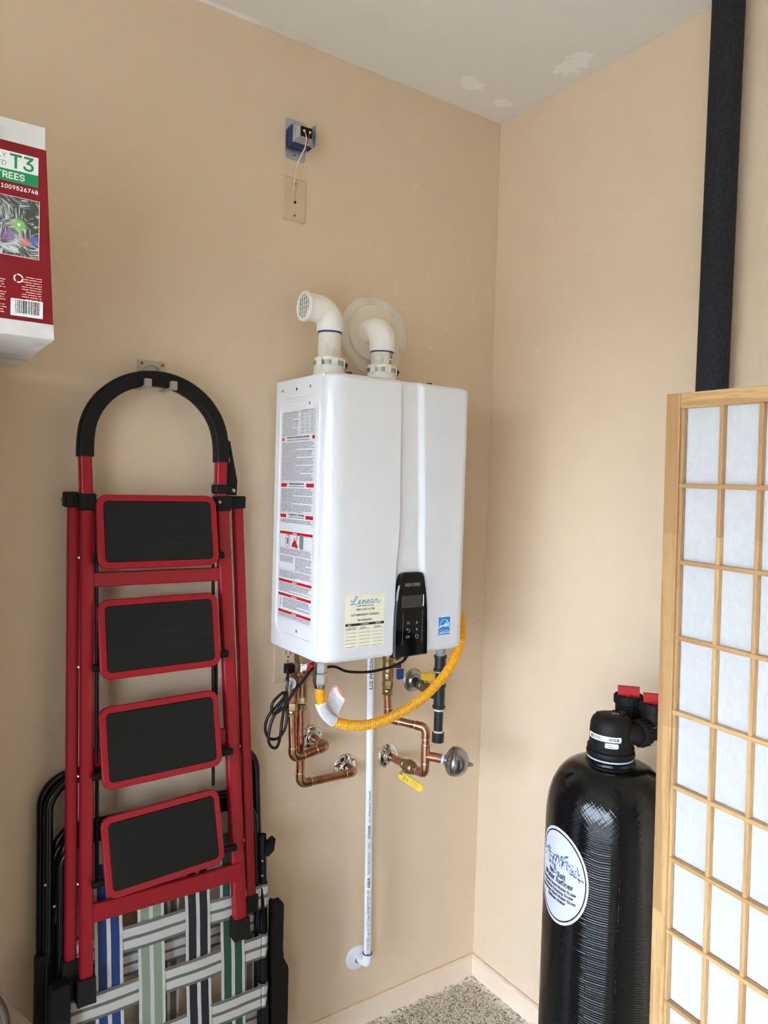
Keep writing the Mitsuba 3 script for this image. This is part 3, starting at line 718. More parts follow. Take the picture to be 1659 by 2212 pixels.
# treads
treads = (((-1.2515, -.9760, 1.5765), (-1.2495, -.9765, 1.4160)), ((-1.2470, -.9730, 1.3430), (-1.2450, -.9710, 1.1740)), ((-1.2440, -.9700, 1.1060), (-1.2395, -.9660, .9335)), ((-1.2395, -.9675, .8650), (-1.2310, -.9585, .6960)))
for (xa, xb, zt), (xc_, xd, zb) in treads:
    A_, B_ = V((xa + xb) / 2, yf(zt) - .020, zt), V((xc_ + xd) / 2, yf(zb) - .044, zb)
    v = A_ - B_; hgt = np.linalg.norm(v); v /= hgt; u = V(1, 0, 0); u = u - v * (u @ v); u /= np.linalg.norm(u); w = np.cross(u, v)
    M = frame((A_ + B_) / 2, u, v, w); wid = (xb - xa + xd - xc_) / 2
    trd = add('tread', put(cat(trimesh.creation.extrude_polygon(rrect(wid, hgt, .022).difference(rrect(wid - .026, hgt - .026, .010)), .018, engine='earcut'), trimesh.creation.extrude_polygon(rrect(wid - .01, hgt - .01, .015), .010, engine='earcut')), M @ frame((0, 0, -.018), (1, 0, 0), (0, 1, 0), (0, 0, 1))), 'ladder_red', ld, smooth=25, label='red step tray')
    rim = np.array(rrect(wid - .004, hgt - .004, .020).exterior.coords)[:-1]
    add('rolled_edge', put(tube(np.c_[rim, np.full(len(rim), -.004)], .0042, 10, closed=True), M), 'ladder_red', trd, smooth=True)
    add('tread_mat', put(plate(rrect(wid - .028, hgt - .028, .008), .0105, .001), M @ frame((0, 0, -.0085), (1, 0, 0), (0, 1, 0), (0, 0, 1))), 'tread_black', trd, smooth=False, label='ribbed black tread mat')
    zl = zb + .018
    t = (1.548 - zl) / 1.03
    xr = -.9460 + .0495 * t - .012
    add('spacer', cyl((-1.256, yf(zl) - .010, zl), (1, 0, 0), .0085, (xc_ + 1.256) + .006, 18), 'plastic_black', ld)
    add('spacer', cyl((xd - .006, yf(zl) - .010, zl), (1, 0, 0), .0085, xr - xd + .008, 18), 'plastic_black', ld)
    for xq in (-1.2835, xr + .030):
        add('rivet', lathe([(0, .0025), (.003, .002), (.0048, 0)], (xq + (.001 if xq < -1.2 else 0), yf(zl) + .008, zl + .002), (-1 if xq < -1.2 else 1, -.3, 0), 14), 'steel', ld)
for z0, z1, x0, x1, o in ((1.369, 1.402, -1.256, -.940, .006), (.964, 1.002, -1.256, -.920, .010), (.6235, .6665, -1.252, -.900, -.002)):
    y = yf((z0 + z1) / 2) + o
    add('cross_bar', box(x0, x1, y, y + .012, z0, z1, .002), 'ladder_red', ld, smooth=False)
for x, z1_, z0_, o in ((-1.2440, 1.552, .972, .012), (-.9690, 1.552, .868, .012), (-1.2400, 1.29, .69, .020), (-.958, 1.29, .95, .020)):
    add('link_rod', tube([(x, yf(z1_) + o, z1_), (x + .002, yf(z0_) + o, z0_)], .0042, 8), 'plastic_black', ld)

# ---------------------------------------------------------------- two folded lawn chairs leaning behind the ladder
yc = lambda z: -(.078 + (.95 - z) * .05)                 # front of the webbing


def uframe(x0, x1, zt, zb, off, r=.0105, rad=.065, lean=0.):
    pts = [(x0 + lean, yc(zb) + off, zb), (x0, yc(zt) + off, zt), (x1, yc(zt) + off, zt), (x1 + lean * 0 + .028, yc(zb) + off, zb)]
    return tube(fillet(pts, rad, 10), r, 16)


def strap_v(x, z1, z0, off, over, amp=.004):
    zs = np.linspace(z1, z0, 40)
    return np.stack([np.full(40, x), [yc(z) + off for z in zs], zs], 1)


def band(center, wdir, width, stripes, parent, name, mats, thick=.0014):
    """A woven strap: flat strip along `center` with lengthwise coloured stripes; the white base is the part, the stripes its sub-parts."""
    c_ = np.array(center); n = len(c_); wdir = V(*wdir)
    def strip(a, b, lift, th):
        t = np.gradient(c_, axis=0); t /= np.linalg.norm(t, axis=1, keepdims=True)
        nn = np.cross(t, wdir); nn /= np.linalg.norm(nn, axis=1, keepdims=True)
        nn *= np.sign(-nn[:, 1:2].mean() or 1)
        rows = [c_ + wdir * a + nn * lift, c_ + wdir * b + nn * lift, c_ + wdir * b + nn * (lift + th), c_ + wdir * a + nn * (lift + th)]
        v = np.stack(rows, 1).reshape(-1, 3); f = []
        for i in range(n - 1):
            p, q = 4 * i, 4 * i + 4
            for k in range(4):
                k2 = (k + 1) % 4
                f += [(p + k, p + k2, q + k2), (p + k, q + k2, q + k)]
        f += [(0, 2, 1), (0, 3, 2), (4 * n - 4, 4 * n - 3, 4 * n - 2), (4 * n - 4, 4 * n - 2, 4 * n - 1)]
        return trimesh.Trimesh(v, np.array(f), process=False)
    key = add(name, strip(-width / 2, width / 2, 0, thick), mats[0], parent, smooth=20)
    add('stripes', cat(*[strip(a * width, b * width, thick * .9, .0003) for a, b in stripes]), mats[1], key, smooth=20)
    return key


VX = ((-1.213, 'web_blue'), (-1.116, 'web_sage'), (-1.002, 'web_black'), (-.913, 'web_green'))
HZ = (.546, .418, .290, .165)
VST = [(-.385, -.075), (.075, .385)]
HST = [(-.5, -.385), (-.065, .065), (.385, .5)]


def lawn_chair(label, dy, dx, dz, full):
    ch = thing('lawn_chair', label, 'chair', None)
    add('back_frame', uframe(-1.3325 + dx, -.832 + dx, .928 + dz, .04, .032 + dy), 'frame_black', ch, smooth=True)
    add('leg_frame', uframe(-1.309 + dx, -.842 + dx, .790 + dz, .012, .016 + dy, .0095, .055), 'frame_black', ch, smooth=True)
    bar = fillet([(-1.316 + dx, yc(.62) + .022 + dy, .62), (-1.300 + dx, yc(.80) + .022 + dy, .808 + dz), (-.858 + dx, yc(.80) + .022 + dy, .808 + dz), (-.846 + dx, yc(.62) + .022 + dy, .62)], .045, 8)
    add('cross_tube', tube(bar, .0095, 14), 'frame_black', ch, smooth=True)
    if not full: return ch
    # seat frame with the webbing wrapped round it
    seat = fillet([(-1.292, yc(.70) + .010, .70), (-1.278, yc(.10) + .010, .10), (-.812, yc(.10) + .010, .10), (-.822, yc(.70) + .010, .70)], .06, 8)
    add('seat_frame', tube(seat, .0115, 16), 'frame_black', ch, smooth=True)
    for j, z in enumerate(HZ):                            # level straps, passing over and under the upright ones
        xs = np.linspace(-1.281, -.830, 72)
        ph = sum((1 if (i + j) % 2 else -1) * np.exp(-((xs - x) / .034) ** 4) for i, (x, _) in enumerate(VX))
        y = np.array([yc(z) - .001] * 72) - .0017 * ph
        key = band(np.stack([xs, y, np.full(72, z)], 1), (0, 0, 1), .062, HST, ch, 'level_strap', ('web_white', 'web_grey'))
        for xe in (-1.2845, -.819):
            for k, (a, b, m_) in enumerate(((-.031, .031, 'web_white'), (-.031, -.0255, 'web_grey'), (-.0045, .0045, 'web_grey'), (.0255, .031, 'web_grey'))):
                r = .0132 + (.0004 if k else 0)
                add('wrap' if k == 0 else 'wrap_stripe', lathe([(.0118, a), (r, a), (r, b), (.0118, b)], (xe + (z - .40) * (.022 if xe > -1 else -.022) * -1 * (1 if xe > -1 else -1) * 0, yc(z) + .010, z), (0, 0, 1), 24), m_, key)
    for i, (x, m_) in enumerate(VX):
        zs = np.linspace(.735, .105, 90)
        ph = sum((1 if (i + j) % 2 else -1) * np.exp(-((zs - z) / .036) ** 4) for j, z in enumerate(HZ))
        y = np.array([yc(z) - .001 for z in zs]) + .0017 * ph
        band(np.stack([x + (.735 - zs) * .02, y, zs], 1), (1, 0, 0), .062, VST, ch, 'upright_strap', ('web_white', m_))
    for k, z in enumerate((.472, .225)):        # the back panel, folded behind the seat
        xs = np.linspace(-1.30, -.825, 24)
        band(np.stack([xs, np.full(24, yc(z) + .024), np.full(24, z)], 1), (0, 0, 1), .055, HST, ch, 'back_strap', ('web_white', 'web_grey'))
    for x in (-1.06, -.86):
        zs = np.linspace(.72, .10, 24)
        band(np.stack([np.full(24, x), [yc(z) + .029 for z in zs], zs], 1), (1, 0, 0), .05, VST, ch, 'back_strap', ('web_white', 'web_grey'))
    arm = sg.Polygon([(0, .520), (.006, .5255), (.012, .520), (.027, .521), (.030, .514), (.030, .40), (.033, .372), (.046, .345), (.048, .335), (.050, .03), (.003, .03)])
    add('armrest', put(extr(arm, .030), frame((-.799, yc(.3) + .028, 0), (1, 0, 0), (0, 0, 1), (0, -1, 0))), 'plastic_black', ch, smooth=False)
    arm2 = sg.Polygon([(0, .02), (.040, .02), (.040, .505), (.034, .512), (.004, .508), (0, .500)])
    add('armrest', put(extr(arm2, .030), frame((-1.338, yc(.3) + .000, 0), (1, 0, 0), (0, 0, 1), (0, -1, 0))), 'plastic_black', ch, smooth=False)
    add('side_tab', put(extr(sg.Polygon([(0, 0), (.009, .026), (.030, .036), (.026, .006), (.010, -.006)]), .022), frame((-.823, yc(.65) + .012, .655), (1, 0, 0), (0, 0, 1), (0, -1, 0))), 'plastic_black', ch, smooth=False)
    for x, z in ((-1.3435, .72), (-1.325, .668), (-.826, .60), (-1.214, .792), (-.8255, .638)):
        add('rivet', ball((x, yc(z) - .001, z), .0035, 1), 'steel', ch, smooth=True)
    add('side_brace', tube([(-.826, yc(.66) + .006, .665), (-.8235, yc(.52) + .004, .545), (-.8165, yc(.4) + .004, .40)], .006, 10), 'frame_black', ch)
    return ch


lawn_chair('folded lawn chair with black frame and blue, green, black and white webbing behind the ladder', 0, 0, 0, True)
lc2 = lawn_chair('second folded chair frame of black tubes, tight against the wall behind the webbed one', .026, -.010, .004, False)
add('armrest', put(extr(sg.Polygon([(0, .02), (.034, .02), (.034, .545), (.028, .552), (.004, .550), (0, .543)]), .022), frame((-1.3585, yc(.3) + .058, 0), (1, 0, 0), (0, 0, 1), (0, -1, 0))), 'plastic_black', lc2, smooth=False)

# ---------------------------------------------------------------- storage shelf (just outside the frame) and the carton on it
SX = -1.53
sh = thing('storage_cabinet', 'tall grey storage cabinet against the wall under the red and white carton', 'cabinet')
CD = .33
add('body', box(-2.75, SX, -CD, -.004, .002, 1.814, .003), 'iron_grey', sh, smooth=False)
add('top_board', box(-2.75, SX, -.42, -.004, 1.815, 1.836, .002), 'wood_level', sh, smooth=False)
for x in (-2.735, -2.135):
    dk = add('door', box(x, x + .585, -CD - .018, -CD - .0005, .965, 1.80, .002), 'iron_grey', sh, smooth=False)
    add('handle', cyl((x + .5, -CD - .030, 1.30), (0, 0, 1), .006, .14, 14), 'steel', dk)
bxk = thing('tree_carton', 'red and white cardboard box for artificial trees at the upper left edge', 'box')
BX1, BY, BZ0, BZ1 = -1.4035, -.40, 1.8525, 2.212


def carton_mesh():
    xs, ys, zs = (-2.35, BX1), (BY, -.02), (BZ0, BZ1)
    b = trimesh.creation.box(bounds=[[xs[0], ys[0], zs[0]], [xs[1], ys[1], zs[1]]])
    for _ in range(4): b = b.subdivide()
    v = b.vertices.copy()
    e = np.minimum(np.minimum(v[:, 0] - xs[0], xs[1] - v[:, 0]), np.minimum(v[:, 1] - ys[0], ys[1] - v[:, 1]))
    v[:, 2] += (meshkit.fbm(v * 9, 3, 2) - .5) * .010 * (np.abs(v[:, 2] - 2.03) > .17)
    v[:, 0] += (meshkit.fbm(v * 8, 3, 5) - .5) * .012 * (v[:, 0] > -1.5) - .014 * (v[:, 2] - BZ0) / .36 * (v[:, 0] > -1.5)
    low = (v[:, 2] < BZ0 + .03) & (v[:, 0] > -1.5)
    v[low, 0] += .006
    return trimesh.Trimesh(v, b.faces, process=False)


add('carton', carton_mesh(), 'carton_white', bxk, smooth=35)
C_ = lambda x, z: FRONT(x, z, BY - .0006)
rp = sg.Polygon([(-2.34, 1.8785), (-1.3995, 1.8785), (-1.4145, 2.1745), (-2.34, 2.1745)])
add('red_print', put(extr(rp, .0008), FRONT(0, 0, BY + .0001)), 'carton_red', bxk, smooth=False, label='dark red printed panel')
CW = lambda x, z: FRONT(x, z, BY - .0011)
add('white_field', flats([(-1.60, -1.4265, 2.128, 2.158)], CW(0, 0)), 'print_white', bxk)
add('green_band', flats([(-1.60, -1.4265, 2.108, 2.128)], CW(0, 0)), 'print_green', bxk)
add('letters', cat(text('T3', .0225, CW(-1.4335, 2.1320), 'r', bold=True), text('ASSEMBLY', .0080, CW(-1.4760, 2.1460), 'r'), text('REQUIRED', .0080, CW(-1.4760, 2.1330), 'r')), 'print_green', bxk)
add('letters', cat(text('TREES', .0105, CW(-1.4475, 2.1130), 'r', bold=True, depth=.0005), text('1009526748', .0066, CW(-1.4265, 2.0960), 'r', bold=True)), 'print_white', bxk)
add('picture_border', flats([(-1.60, -1.4235, 1.9850, 2.0850)], CW(0, 0)), 'print_pink', bxk)
add('picture', flats([(-1.60, -1.4248, 1.9862, 2.0838)], CW(0, 0), .0004), 'frosted_print', bxk, label='photo print of a frosted branch with coloured lights')
lines = []
for k in range(11): lines += dashes(rng, -1.452 + (.002 if k % 3 else .008), -1.4185, 1.9520 - k * .0042, .0016, (.006, .016))
lines_cut = len(lines)
for k in range(15):
    if k % 5 != 4: lines += dashes(rng, -1.560, -1.4745 + rng.uniform(-.003, .002), 1.9430 - k * .0042, .0017, (.006, .014))
for q in (lines[:lines_cut], lines[lines_cut:]): add('small_print', flats(q, CW(0, 0)), 'print_pink', bxk)
rec = [[(.0065 * math.cos(a + s), .0065 * math.sin(a + s)) for a in np.linspace(0, 1.5, 8)] for s in (0.3, 2.4, 4.5)]
add('recycling_mark', strokes(rec, .0024, CW(-1.4555, 1.9490)), 'print_white', bxk)
add('barcode_field', flats([(-1.4670, -1.4165, 1.8855, 1.9145)], CW(0, 0)), 'print_white', bxk)
bc, x = [], -1.4600
while x < -1.4215:
    w = rng.choice([.0006, .0006, .0012, .0018]); bc.append((x, x + w, 1.8905, 1.9125)); x += w + rng.choice([.0006, .0012])
add('barcode', flats(bc, CW(0, 0), .0004), 'print_black', bxk)

# ---------------------------------------------------------------- pleated bag at the lower left
bg = thing('pleated_bag', 'ribbed taupe fabric bag with dark piping at the lower left edge', 'bag')
pr = []
for t in np.r_[np.linspace(0, .25, 14), np.linspace(.28, 1, 20)]:
    z = .948 - .945 * t; pr.append((t, min(.185, .012 + .75 * (.948 - z) ** 1.08 if z > .72 else .012 + .75 * .228 ** 1.08 + .04 * (.72 - z) / .3), z))
n = 160; vs = []
for t, r, z in pr:
    a = np.arange(n) * 2 * math.pi / n
    rr = r + .0035 * min(1, t * 6) * np.sin(a * 40 + 5 * t) * (t < .9)
    vs.append(np.stack([-1.532 + rr * np.cos(a), -.765 + rr * np.sin(a), np.full(n, z)], 1))
v = np.vstack(vs + [[[-1.532, -.765, .949]], [[-1.532, -.765, .003]]]); k = np.arange(n); kk = (k + 1) % n; f = []
for i in range(len(pr) - 1): f += [np.stack([i * n + k, i * n + kk, (i + 1) * n + kk], 1), np.stack([i * n + k, (i + 1) * n + kk, (i + 1) * n + k], 1)]
f += [np.stack([k * 0 + len(pr) * n, kk, k], 1), np.stack([k * 0 + len(pr) * n + 1, (len(pr) - 1) * n + k, (len(pr) - 1) * n + kk], 1)]
add('pleated_cover', trimesh.Trimesh(v, np.vstack(f), process=False), 'pleat_fabric', bg, smooth=True)
Mo = frame((-1.585, -.800, .935), V(.93, -.36, 0) / np.hypot(.93, .36), (0, 0, 1), V(-.36, -.93, 0) / np.hypot(.93, .36))
add('round_panel', put(lathe([(0, .020), (.04, .018), (.062, .008), (.070, 0), (0, 0)], (0, 0, 0), (0, 0, 1), 48), Mo), 'panel_taupe', bg)
rg = [(.072 * math.cos(a), .072 * math.sin(a), .002) for a in np.linspace(0, 2 * math.pi, 60, endpoint=False)]
add('piping', put(tube(rg, .0045, 10, closed=True), Mo), 'piping_dark', bg, smooth=True)

# ---------------------------------------------------------------- outlet and power cord
ot = thing('wall_outlet', 'beige electrical outlet under the left end of the heater', 'outlet')
OX, OZ = -.7240, 1.128
add('plate', put(plate(rrect(.078, .118, .003), .006, .003), FRONT(OX, OZ, 0)), 'plate_beige', ot, smooth=False)
face = sg.Point(0, 0).buffer(.0175).intersection(sg.box(-.0175, -.0145, .0175, .0145))
for dz in (.0195, -.0195):
    rc = add('receptacle', put(plate(face, .0022, .0006), FRONT(OX + .003, OZ + dz, -.0055)), 'plate_beige', ot, smooth=False)
    add('slots', cat(*[box(OX + .003 + x - .001, OX + .003 + x + .001, -.0082, -.0074, OZ + dz - .001, OZ + dz + h, .0002) for x, h in ((-.0065, .008), (.0065, .0065))], cyl((OX + .003, -.0074, OZ + dz - .0075), (0, -1, 0), .0026, .0008, 12)), 'dark_hole', rc, smooth=False)
screw(ot, OX + .003, OZ, -.0058, .0028, 'brass_dull')
pc = thing('power_cord', 'looped black power cord plugged into the outlet below the heater', 'cord')
add('plug', hull([(OX + .003 + sx * a, y, OZ - .0195 + dz) for a, b_, y, dz in ((.0125, 0, -.008, .014), (.0125, 0, -.008, -.012), (.010, 0, -.030, .012), (.010, 0, -.032, -.009)) for sx in (-1, 1)]), 'plastic_black', pc, smooth=False)
loop = [(-.735, -.036, 1.108), (-.748, -.060, 1.095), (-.757, -.075, 1.060), (-.760, -.085, 1.010), (-.768, -.09, .972), (-.789, -.09, .950), (-.812, -.09, .955), (-.824, -.09, .985), (-.816, -.095, 1.018), (-.792, -.105, 1.048), (-.772, -.105, 1.080),
        (-.766, -.095, 1.110), (-.762, -.085, 1.105), (-.760, -.080, 1.06), (-.770, -.080, 1.00), (-.778, -.085, .955), (-.795, -.095, .928), (-.814, -.10, .940), (-.818, -.10, .975), (-.802, -.10, 1.02), (-.783, -.105, 1.052), (-.783, -.110, 1.075), (-.800, -.112, 1.068), (-.818, -.112, 1.045), (-.812, -.112, 1.025), (-.792, -.115, 1.034),
        (-.758, -.118, 1.075), (-.725, -.120, 1.112), (-.700, -.120, 1.132), (-.686, -.120, 1.1297), (-.643, -.120, 1.1285), (-.607, -.120, 1.113), (-.5695, -.120, 1.1048), (-.5274, -.125, 1.1022), (-.488, -.134, 1.1076), (-.459, -.138, 1.1127), (-.4337, -.138, 1.1203), (-.4178, -.137, 1.1285), (-.4102, -.134, 1.1420), (-.407, -.130, 1.188)]
add('cable', tube(spline(loop, 420), .0037, 10), 'cord_black', pc, smooth=True)
add('strain_relief', tube([(-.4200, -.137, 1.1270), (-.4130, -.1355, 1.1370), (-.4080, -.132, 1.158)], [.0045, .0062, .0075], 14), 'plastic_black', pc)


# ---------------------------------------------------------------- plumbing below the heater
def escutcheon(x, z, label, r=.0345, m='chrome'):
    t_ = add('escutcheon', lathe([(.0115, 0), (r, 0), (r, .0012), (r * .94, .0035), (r * .80, .0060), (r * .62, .0068), (r * .55, .0085), (r * .50, .0125), (r * .42, .0145), (.0118, .0145)], (x, -.0002, z), (0, -1, 0), 48), m, smooth=35, label=label, cat='escutcheon')
    return t_


CR = .0111


def seg(parent, a, b, m='copper', name='pipe', r=CR, trim=(.018, .018)):
    a, b = V(*a), V(*b)
    d = (b - a) / np.linalg.norm(b - a)
    a, b = a + d * trim[0], b - d * trim[1]
    add(name, cyl(a, b - a, r, np.linalg.norm(b - a), 24, b=.0003), m, parent, smooth=30)


def ell(parent, a, b, c, name='elbow', leg=.024, r=CR + .0014, m='copper_fitting', rad=.017):
    a, b, c = V(*a), V(*b), V(*c)
    u, v = (a - b) / np.linalg.norm(a - b), (c - b) / np.linalg.norm(c - b)
    k = add(name, tube(fillet([b + u * (leg + .008), b, b + v * (leg + .008)], rad, 8), r, 22), m, parent, smooth=35)
    for q in (u, v): add('solder_ring', lathe([(CR, 0), (r + .0003, 0), (r + .0003, .0022), (CR, .0026)], b + q * (leg + .007), q, 24), 'solder', k)


P1, P1b, P1c, P1d = (-.7470, -.088, 1.020), (-.7400, -.088, .886), (-.638, -.088, .902), (-.638, .0, .902)
rp_ = thing('relief_pipe', 'copper relief discharge pipe that drops from the chrome-capped valve and turns into the wall', 'pipe')
seg(rp_, P1, P1b, trim=(0, .018)); seg(rp_, P1b, P1c); seg(rp_, P1c, (-.638, -.002, .902), trim=(.018, 0))
ell(rp_, P1, P1b, P1c, m='copper_warm'); ell(rp_, P1b, P1c, P1d)
escutcheon(-.638, .902, 'chrome wall flange behind the shorter copper elbow under the outlet')
hp_ = thing('hot_water_pipe', 'longer copper pipe that drops furthest and turns right into a wall flange', 'pipe')
Q1, Q2, Q3 = (-.7040, -.054, 1.020), (-.6985, -.054, .799), (-.522, -.054, .797)
seg(hp_, Q1, Q2, trim=(0, .018)); seg(hp_, Q2, Q3); seg(hp_, Q3, (-.522, -.002, .796), trim=(.018, 0))
ell(hp_, Q1, Q2, Q3, m='copper_warm'); ell(hp_, Q2, Q3, (-.522, 0, .796))
escutcheon(-.523, .797, 'chrome wall flange left of the white drain pipe', r=.0365)
hv = thing('hot_water_valve', 'brass service valve with red handle under the left of the heater', 'valve')
hx, hy = -.7050, -.0560
add('inlet', cyl((hx, hy, 1.168), (0, 0, 1), .0115, .030), 'brass', hv)
add('union_nut', hexnut((hx, hy, 1.134), (0, 0, 1), .0210, .026, 8), 'brass', hv, smooth=False)
add('body', lathe([(0, 0), (.0150, 0), (.0160, .012), (.0165, .040), (.0185, .048), (.0190, .060), (.0150, .068), (.0120, .075), (.0120, .102), (0, .102)], (hx + .003, hy, 1.040), (0, 0, 1), 32), 'brass', hv)
add('outlet_fitting', cat(hexnut((hx + .002, hy, 1.022), (0, 0, 1), .0160, .020, 6), lathe([(.0111, 0), (.0150, .001), (.0155, .006), (.0140, .009), (.0150, .012), (.0140, .016), (.0111, .017)], (hx + .001, hy, 1.004), (0, 0, 1), 28)), 'brass', hv)
add('branch', cyl((hx, hy, 1.090), (-1, -.7, 0), .0150, .060, 26), 'brass', hv)
add('drain_port', cyl((hx, hy, 1.105), (1, -.35, 0), .0085, .040, 22), 'brass', hv)
add('thread_tape', cyl((hx - .002, hy - .006, 1.120), (.55, -.55, .22), .0095, .020, 22), 'sealant', hv)
add('handle', put(hull([(sx * .013, sy * .006 * (1.2 if sx < 0 else .9), z) for sx in (-1, 1) for sy in (-1, 1) for z in (0, .020)]), axis_frame((hx + .008, hy - .037, 1.120), (.25, -.4, 1))), 'handle_red', hv, smooth=False, label='red butterfly handle')
rv = thing('relief_valve', 'copper-coloured pressure relief valve with a chrome lever cap left of the red handle', 'valve')
rc_ = V(-.7480, -.090, 1.092)
add('body', tube(fillet([rc_ + V(.012, .012, .004), rc_ + V(-.001, -.002, .003), rc_ + V(.001, .002, -.050)], .012, 8), .0185, 26), 'copper_fitting', rv, smooth=35)
add('cap', cyl(rc_ + V(-.006, -.010, .002), (-.62, -.60, .10), .0180, .012, 28, r2=.0150), 'brass', rv)
add('tag_disc', cyl(rc_ + V(-.0145, -.0175, .003), (-.62, -.60, .10), .0150, .0012, 28), 'disc_grey', rv, label='engraved metal disc')
add('lever', tube(spline([rc_ + V(-.020, -.022, .010), rc_ + V(-.024, -.026, -.006), rc_ + V(-.022, -.024, -.022), rc_ + V(-.016, -.020, -.036)], 16), .0038, 10), 'chrome', rv)
add('outlet_fitting', cat(hexnut(rc_ + V(.001, .002, -.074), (0, 0, 1), .0155, .020, 6), lathe([(.0111, 0), (.0150, .001), (.0155, .006), (.0140, .009), (.0150, .012), (.0140, .016), (.0111, .017)], rc_ + V(.001, .002, -.090), (0, 0, 1), 28)), 'brass', rv)

cvx, cvy = -.4505, -.100
cv = thing('cold_water_valve', 'brass service valve with blue handle under the black control panel', 'valve')
add('body', lathe([(0, 0), (.0135, 0), (.0150, .004), (.0160, .016), (.0145, .020), (.0165, .026), (.0165, .046), (.0150, .054), (.0175, .062), (.0125, .074), (.0115, .092), (.0115, .128), (0, .128)], (cvx, cvy, 1.064), (0, 0, 1), 30), 'brass', cv)
add('outlet_fitting', cat(hexnut((cvx, cvy, 1.040), (0, 0, 1), .0155, .024, 6), lathe([(.0111, 0), (.0145, .001), (.0155, .005), (.0135, .008), (.0145, .012), (.0135, .016), (.0111, .017)], (cvx, cvy, 1.022), (0, 0, 1), 28)), 'brass', cv)
add('stem', cyl((cvx + .008, cvy - .004, 1.105), (1, -.5, 0), .0065, .028, 18), 'iron_black', cv)
add('drain_port', cat(lathe([(0, 0), (.010, 0), (.013, .004), (.0105, .006), (.013, .009), (.0105, .011), (.013, .014), (.009, .017), (0, .017)], (cvx + .020, cvy - .004, 1.128), (.6, -.5, .5), 24)), 'brass_dull', cv)
add('handle', hull([V(cvx + .031, cvy - .016, 1.083) + V(sx * .0085 * q, sy * .005, z) for sx in (-1, 1) for sy in (-1, 1) for z, q in ((-.016, 1), (.012, 1.1))]), 'handle_blue', cv, smooth=False, label='blue butterfly handle')
cp_ = thing('cold_water_pipe', 'copper supply pipe that jogs right behind the yellow hose to a ball valve', 'pipe')
K0, K1, K2, K3, K4 = (cvx, cvy, 1.030), (-.444, cvy, .952), (-.370, -.180, .937), (-.369, -.180, .803), (-.370, 0, .800)
seg(cp_, K0, K1, trim=(0, .018)); seg(cp_, K1, K2); seg(cp_, K2, K3); seg(cp_, K3, (-.370, -.125, .802), trim=(.018, 0)); seg(cp_, (-.370, -.085, .801), (-.370, -.002, .800), trim=(0, 0))
ell(cp_, K0, K1, K2); ell(cp_, K1, K2, K3); ell(cp_, K2, K3, K4)
tee = add('tee', cyl((-.3695, -.180, .835), (0, 0, 1), CR + .0016, .056, 24), 'copper_fitting', cp_)
for z in (.835, .8885): add('solder_ring', lathe([(CR, 0), (CR + .0019, 0), (CR + .0019, .0025), (CR, .0025)], (-.3695, -.18, z), (0, 0, 1), 24), 'solder', tee)
TD = V(.76, -.62, -.14)
add('tee_branch', cyl(V(-.3695, -.180, .857), TD, CR + .0016, .046, 24), 'copper_fitting', cp_)
escutcheon(-.370, .800, 'chrome wall flange behind the brass ball valve', r=.0365)
bv = thing('ball_valve', 'brass ball valve with a yellow lever low on the cold pipe', 'valve')
add('body', lathe([(0, 0), (.0140, 0), (.0140, .008), (.0120, .010), (.0190, .020), (.0205, .030), (.0190, .040), (.0170, .046), (.0135, .050), (.0135, .060), (0, .060)], (-.370, -.078, .8012), (0, -1, 0), 32), 'brass_dull', bv)
add('stem', cat(cyl((-.370, -.098, .8012), (-.75, -.20, -.55), .0065, .034, 18), hexnut(V(-.370, -.098, .8012) + V(-.75, -.20, -.55) * .030, (-.75, -.20, -.55), .0085, .007)), 'steel', bv)
h0 = V(-.3960, -.106, .7800); hd = V(.06, -.99, -.12) * .095
lev = sg.LineString([(0, 0), (.068, 0)]).buffer(.0105)
ux = V(.32, -.90, -.28); ux /= np.linalg.norm(ux); wz = V(-.86, -.38, .25); wz -= ux * (wz @ ux); wz /= np.linalg.norm(wz); vy = np.cross(wz, ux)
hk = add('lever', put(plate(lev, .004, .001), frame(h0, ux, vy, wz)), 'handle_yellow', bv, smooth=False, label='yellow lever')
add('print', cat(text('3/4', .010, frame(h0 + ux * .018 + wz * .0041 - vy * .005, ux, vy, wz), 'c', bold=True), text('600 WOG', .0042, frame(h0 + ux * .048 + wz * .0041 + vy * .001, ux, vy, wz), 'c'), text('150 WSP', .0042, frame(h0 + ux * .048 + wz * .0041 - vy * .0065, ux, vy, wz), 'c')), 'print_green', hk)
et = thing('expansion_tank', 'small grey domed expansion tank sticking out of the copper tee near the corner', 'tank')
e0 = V(-.3695, -.180, .857) + TD / np.linalg.norm(TD) * .044
add('neck', cyl(e0, TD, .0115, .014, 22), 'steel', et)
add('tape', cyl(e0 + TD / np.linalg.norm(TD) * .001, TD, .0125, .007, 22), 'blue_tape', et, label='pale blue thread tape')
e1 = e0 + TD / np.linalg.norm(TD) * .012
add('shell', lathe([(0, 0), (.013, 0), (.024, .005), (.034, .011), (.040, .018), (.0415, .022), (.0415, .025), (.0402, .0258), (.0415, .0266), (.0415, .030), (.0400, .040), (.0350, .051), (.0265, .060), (.016, .0655), (.006, .068), (0, .068)], e1, TD, 48), 'tank_grey', et)
add('air_valve', cat(cyl(e1 + TD / np.linalg.norm(TD) * .066, TD, .0042, .014, 16), hexnut(e1 + TD / np.linalg.norm(TD) * .067, TD, .0065, .004)), 'brass_dull', et)

gp = thing('gas_pipe', 'black iron gas pipe with tee and capped drip leg under the right of the heater', 'pipe')
gx, gy = -.2865, -.132
GR = .0133


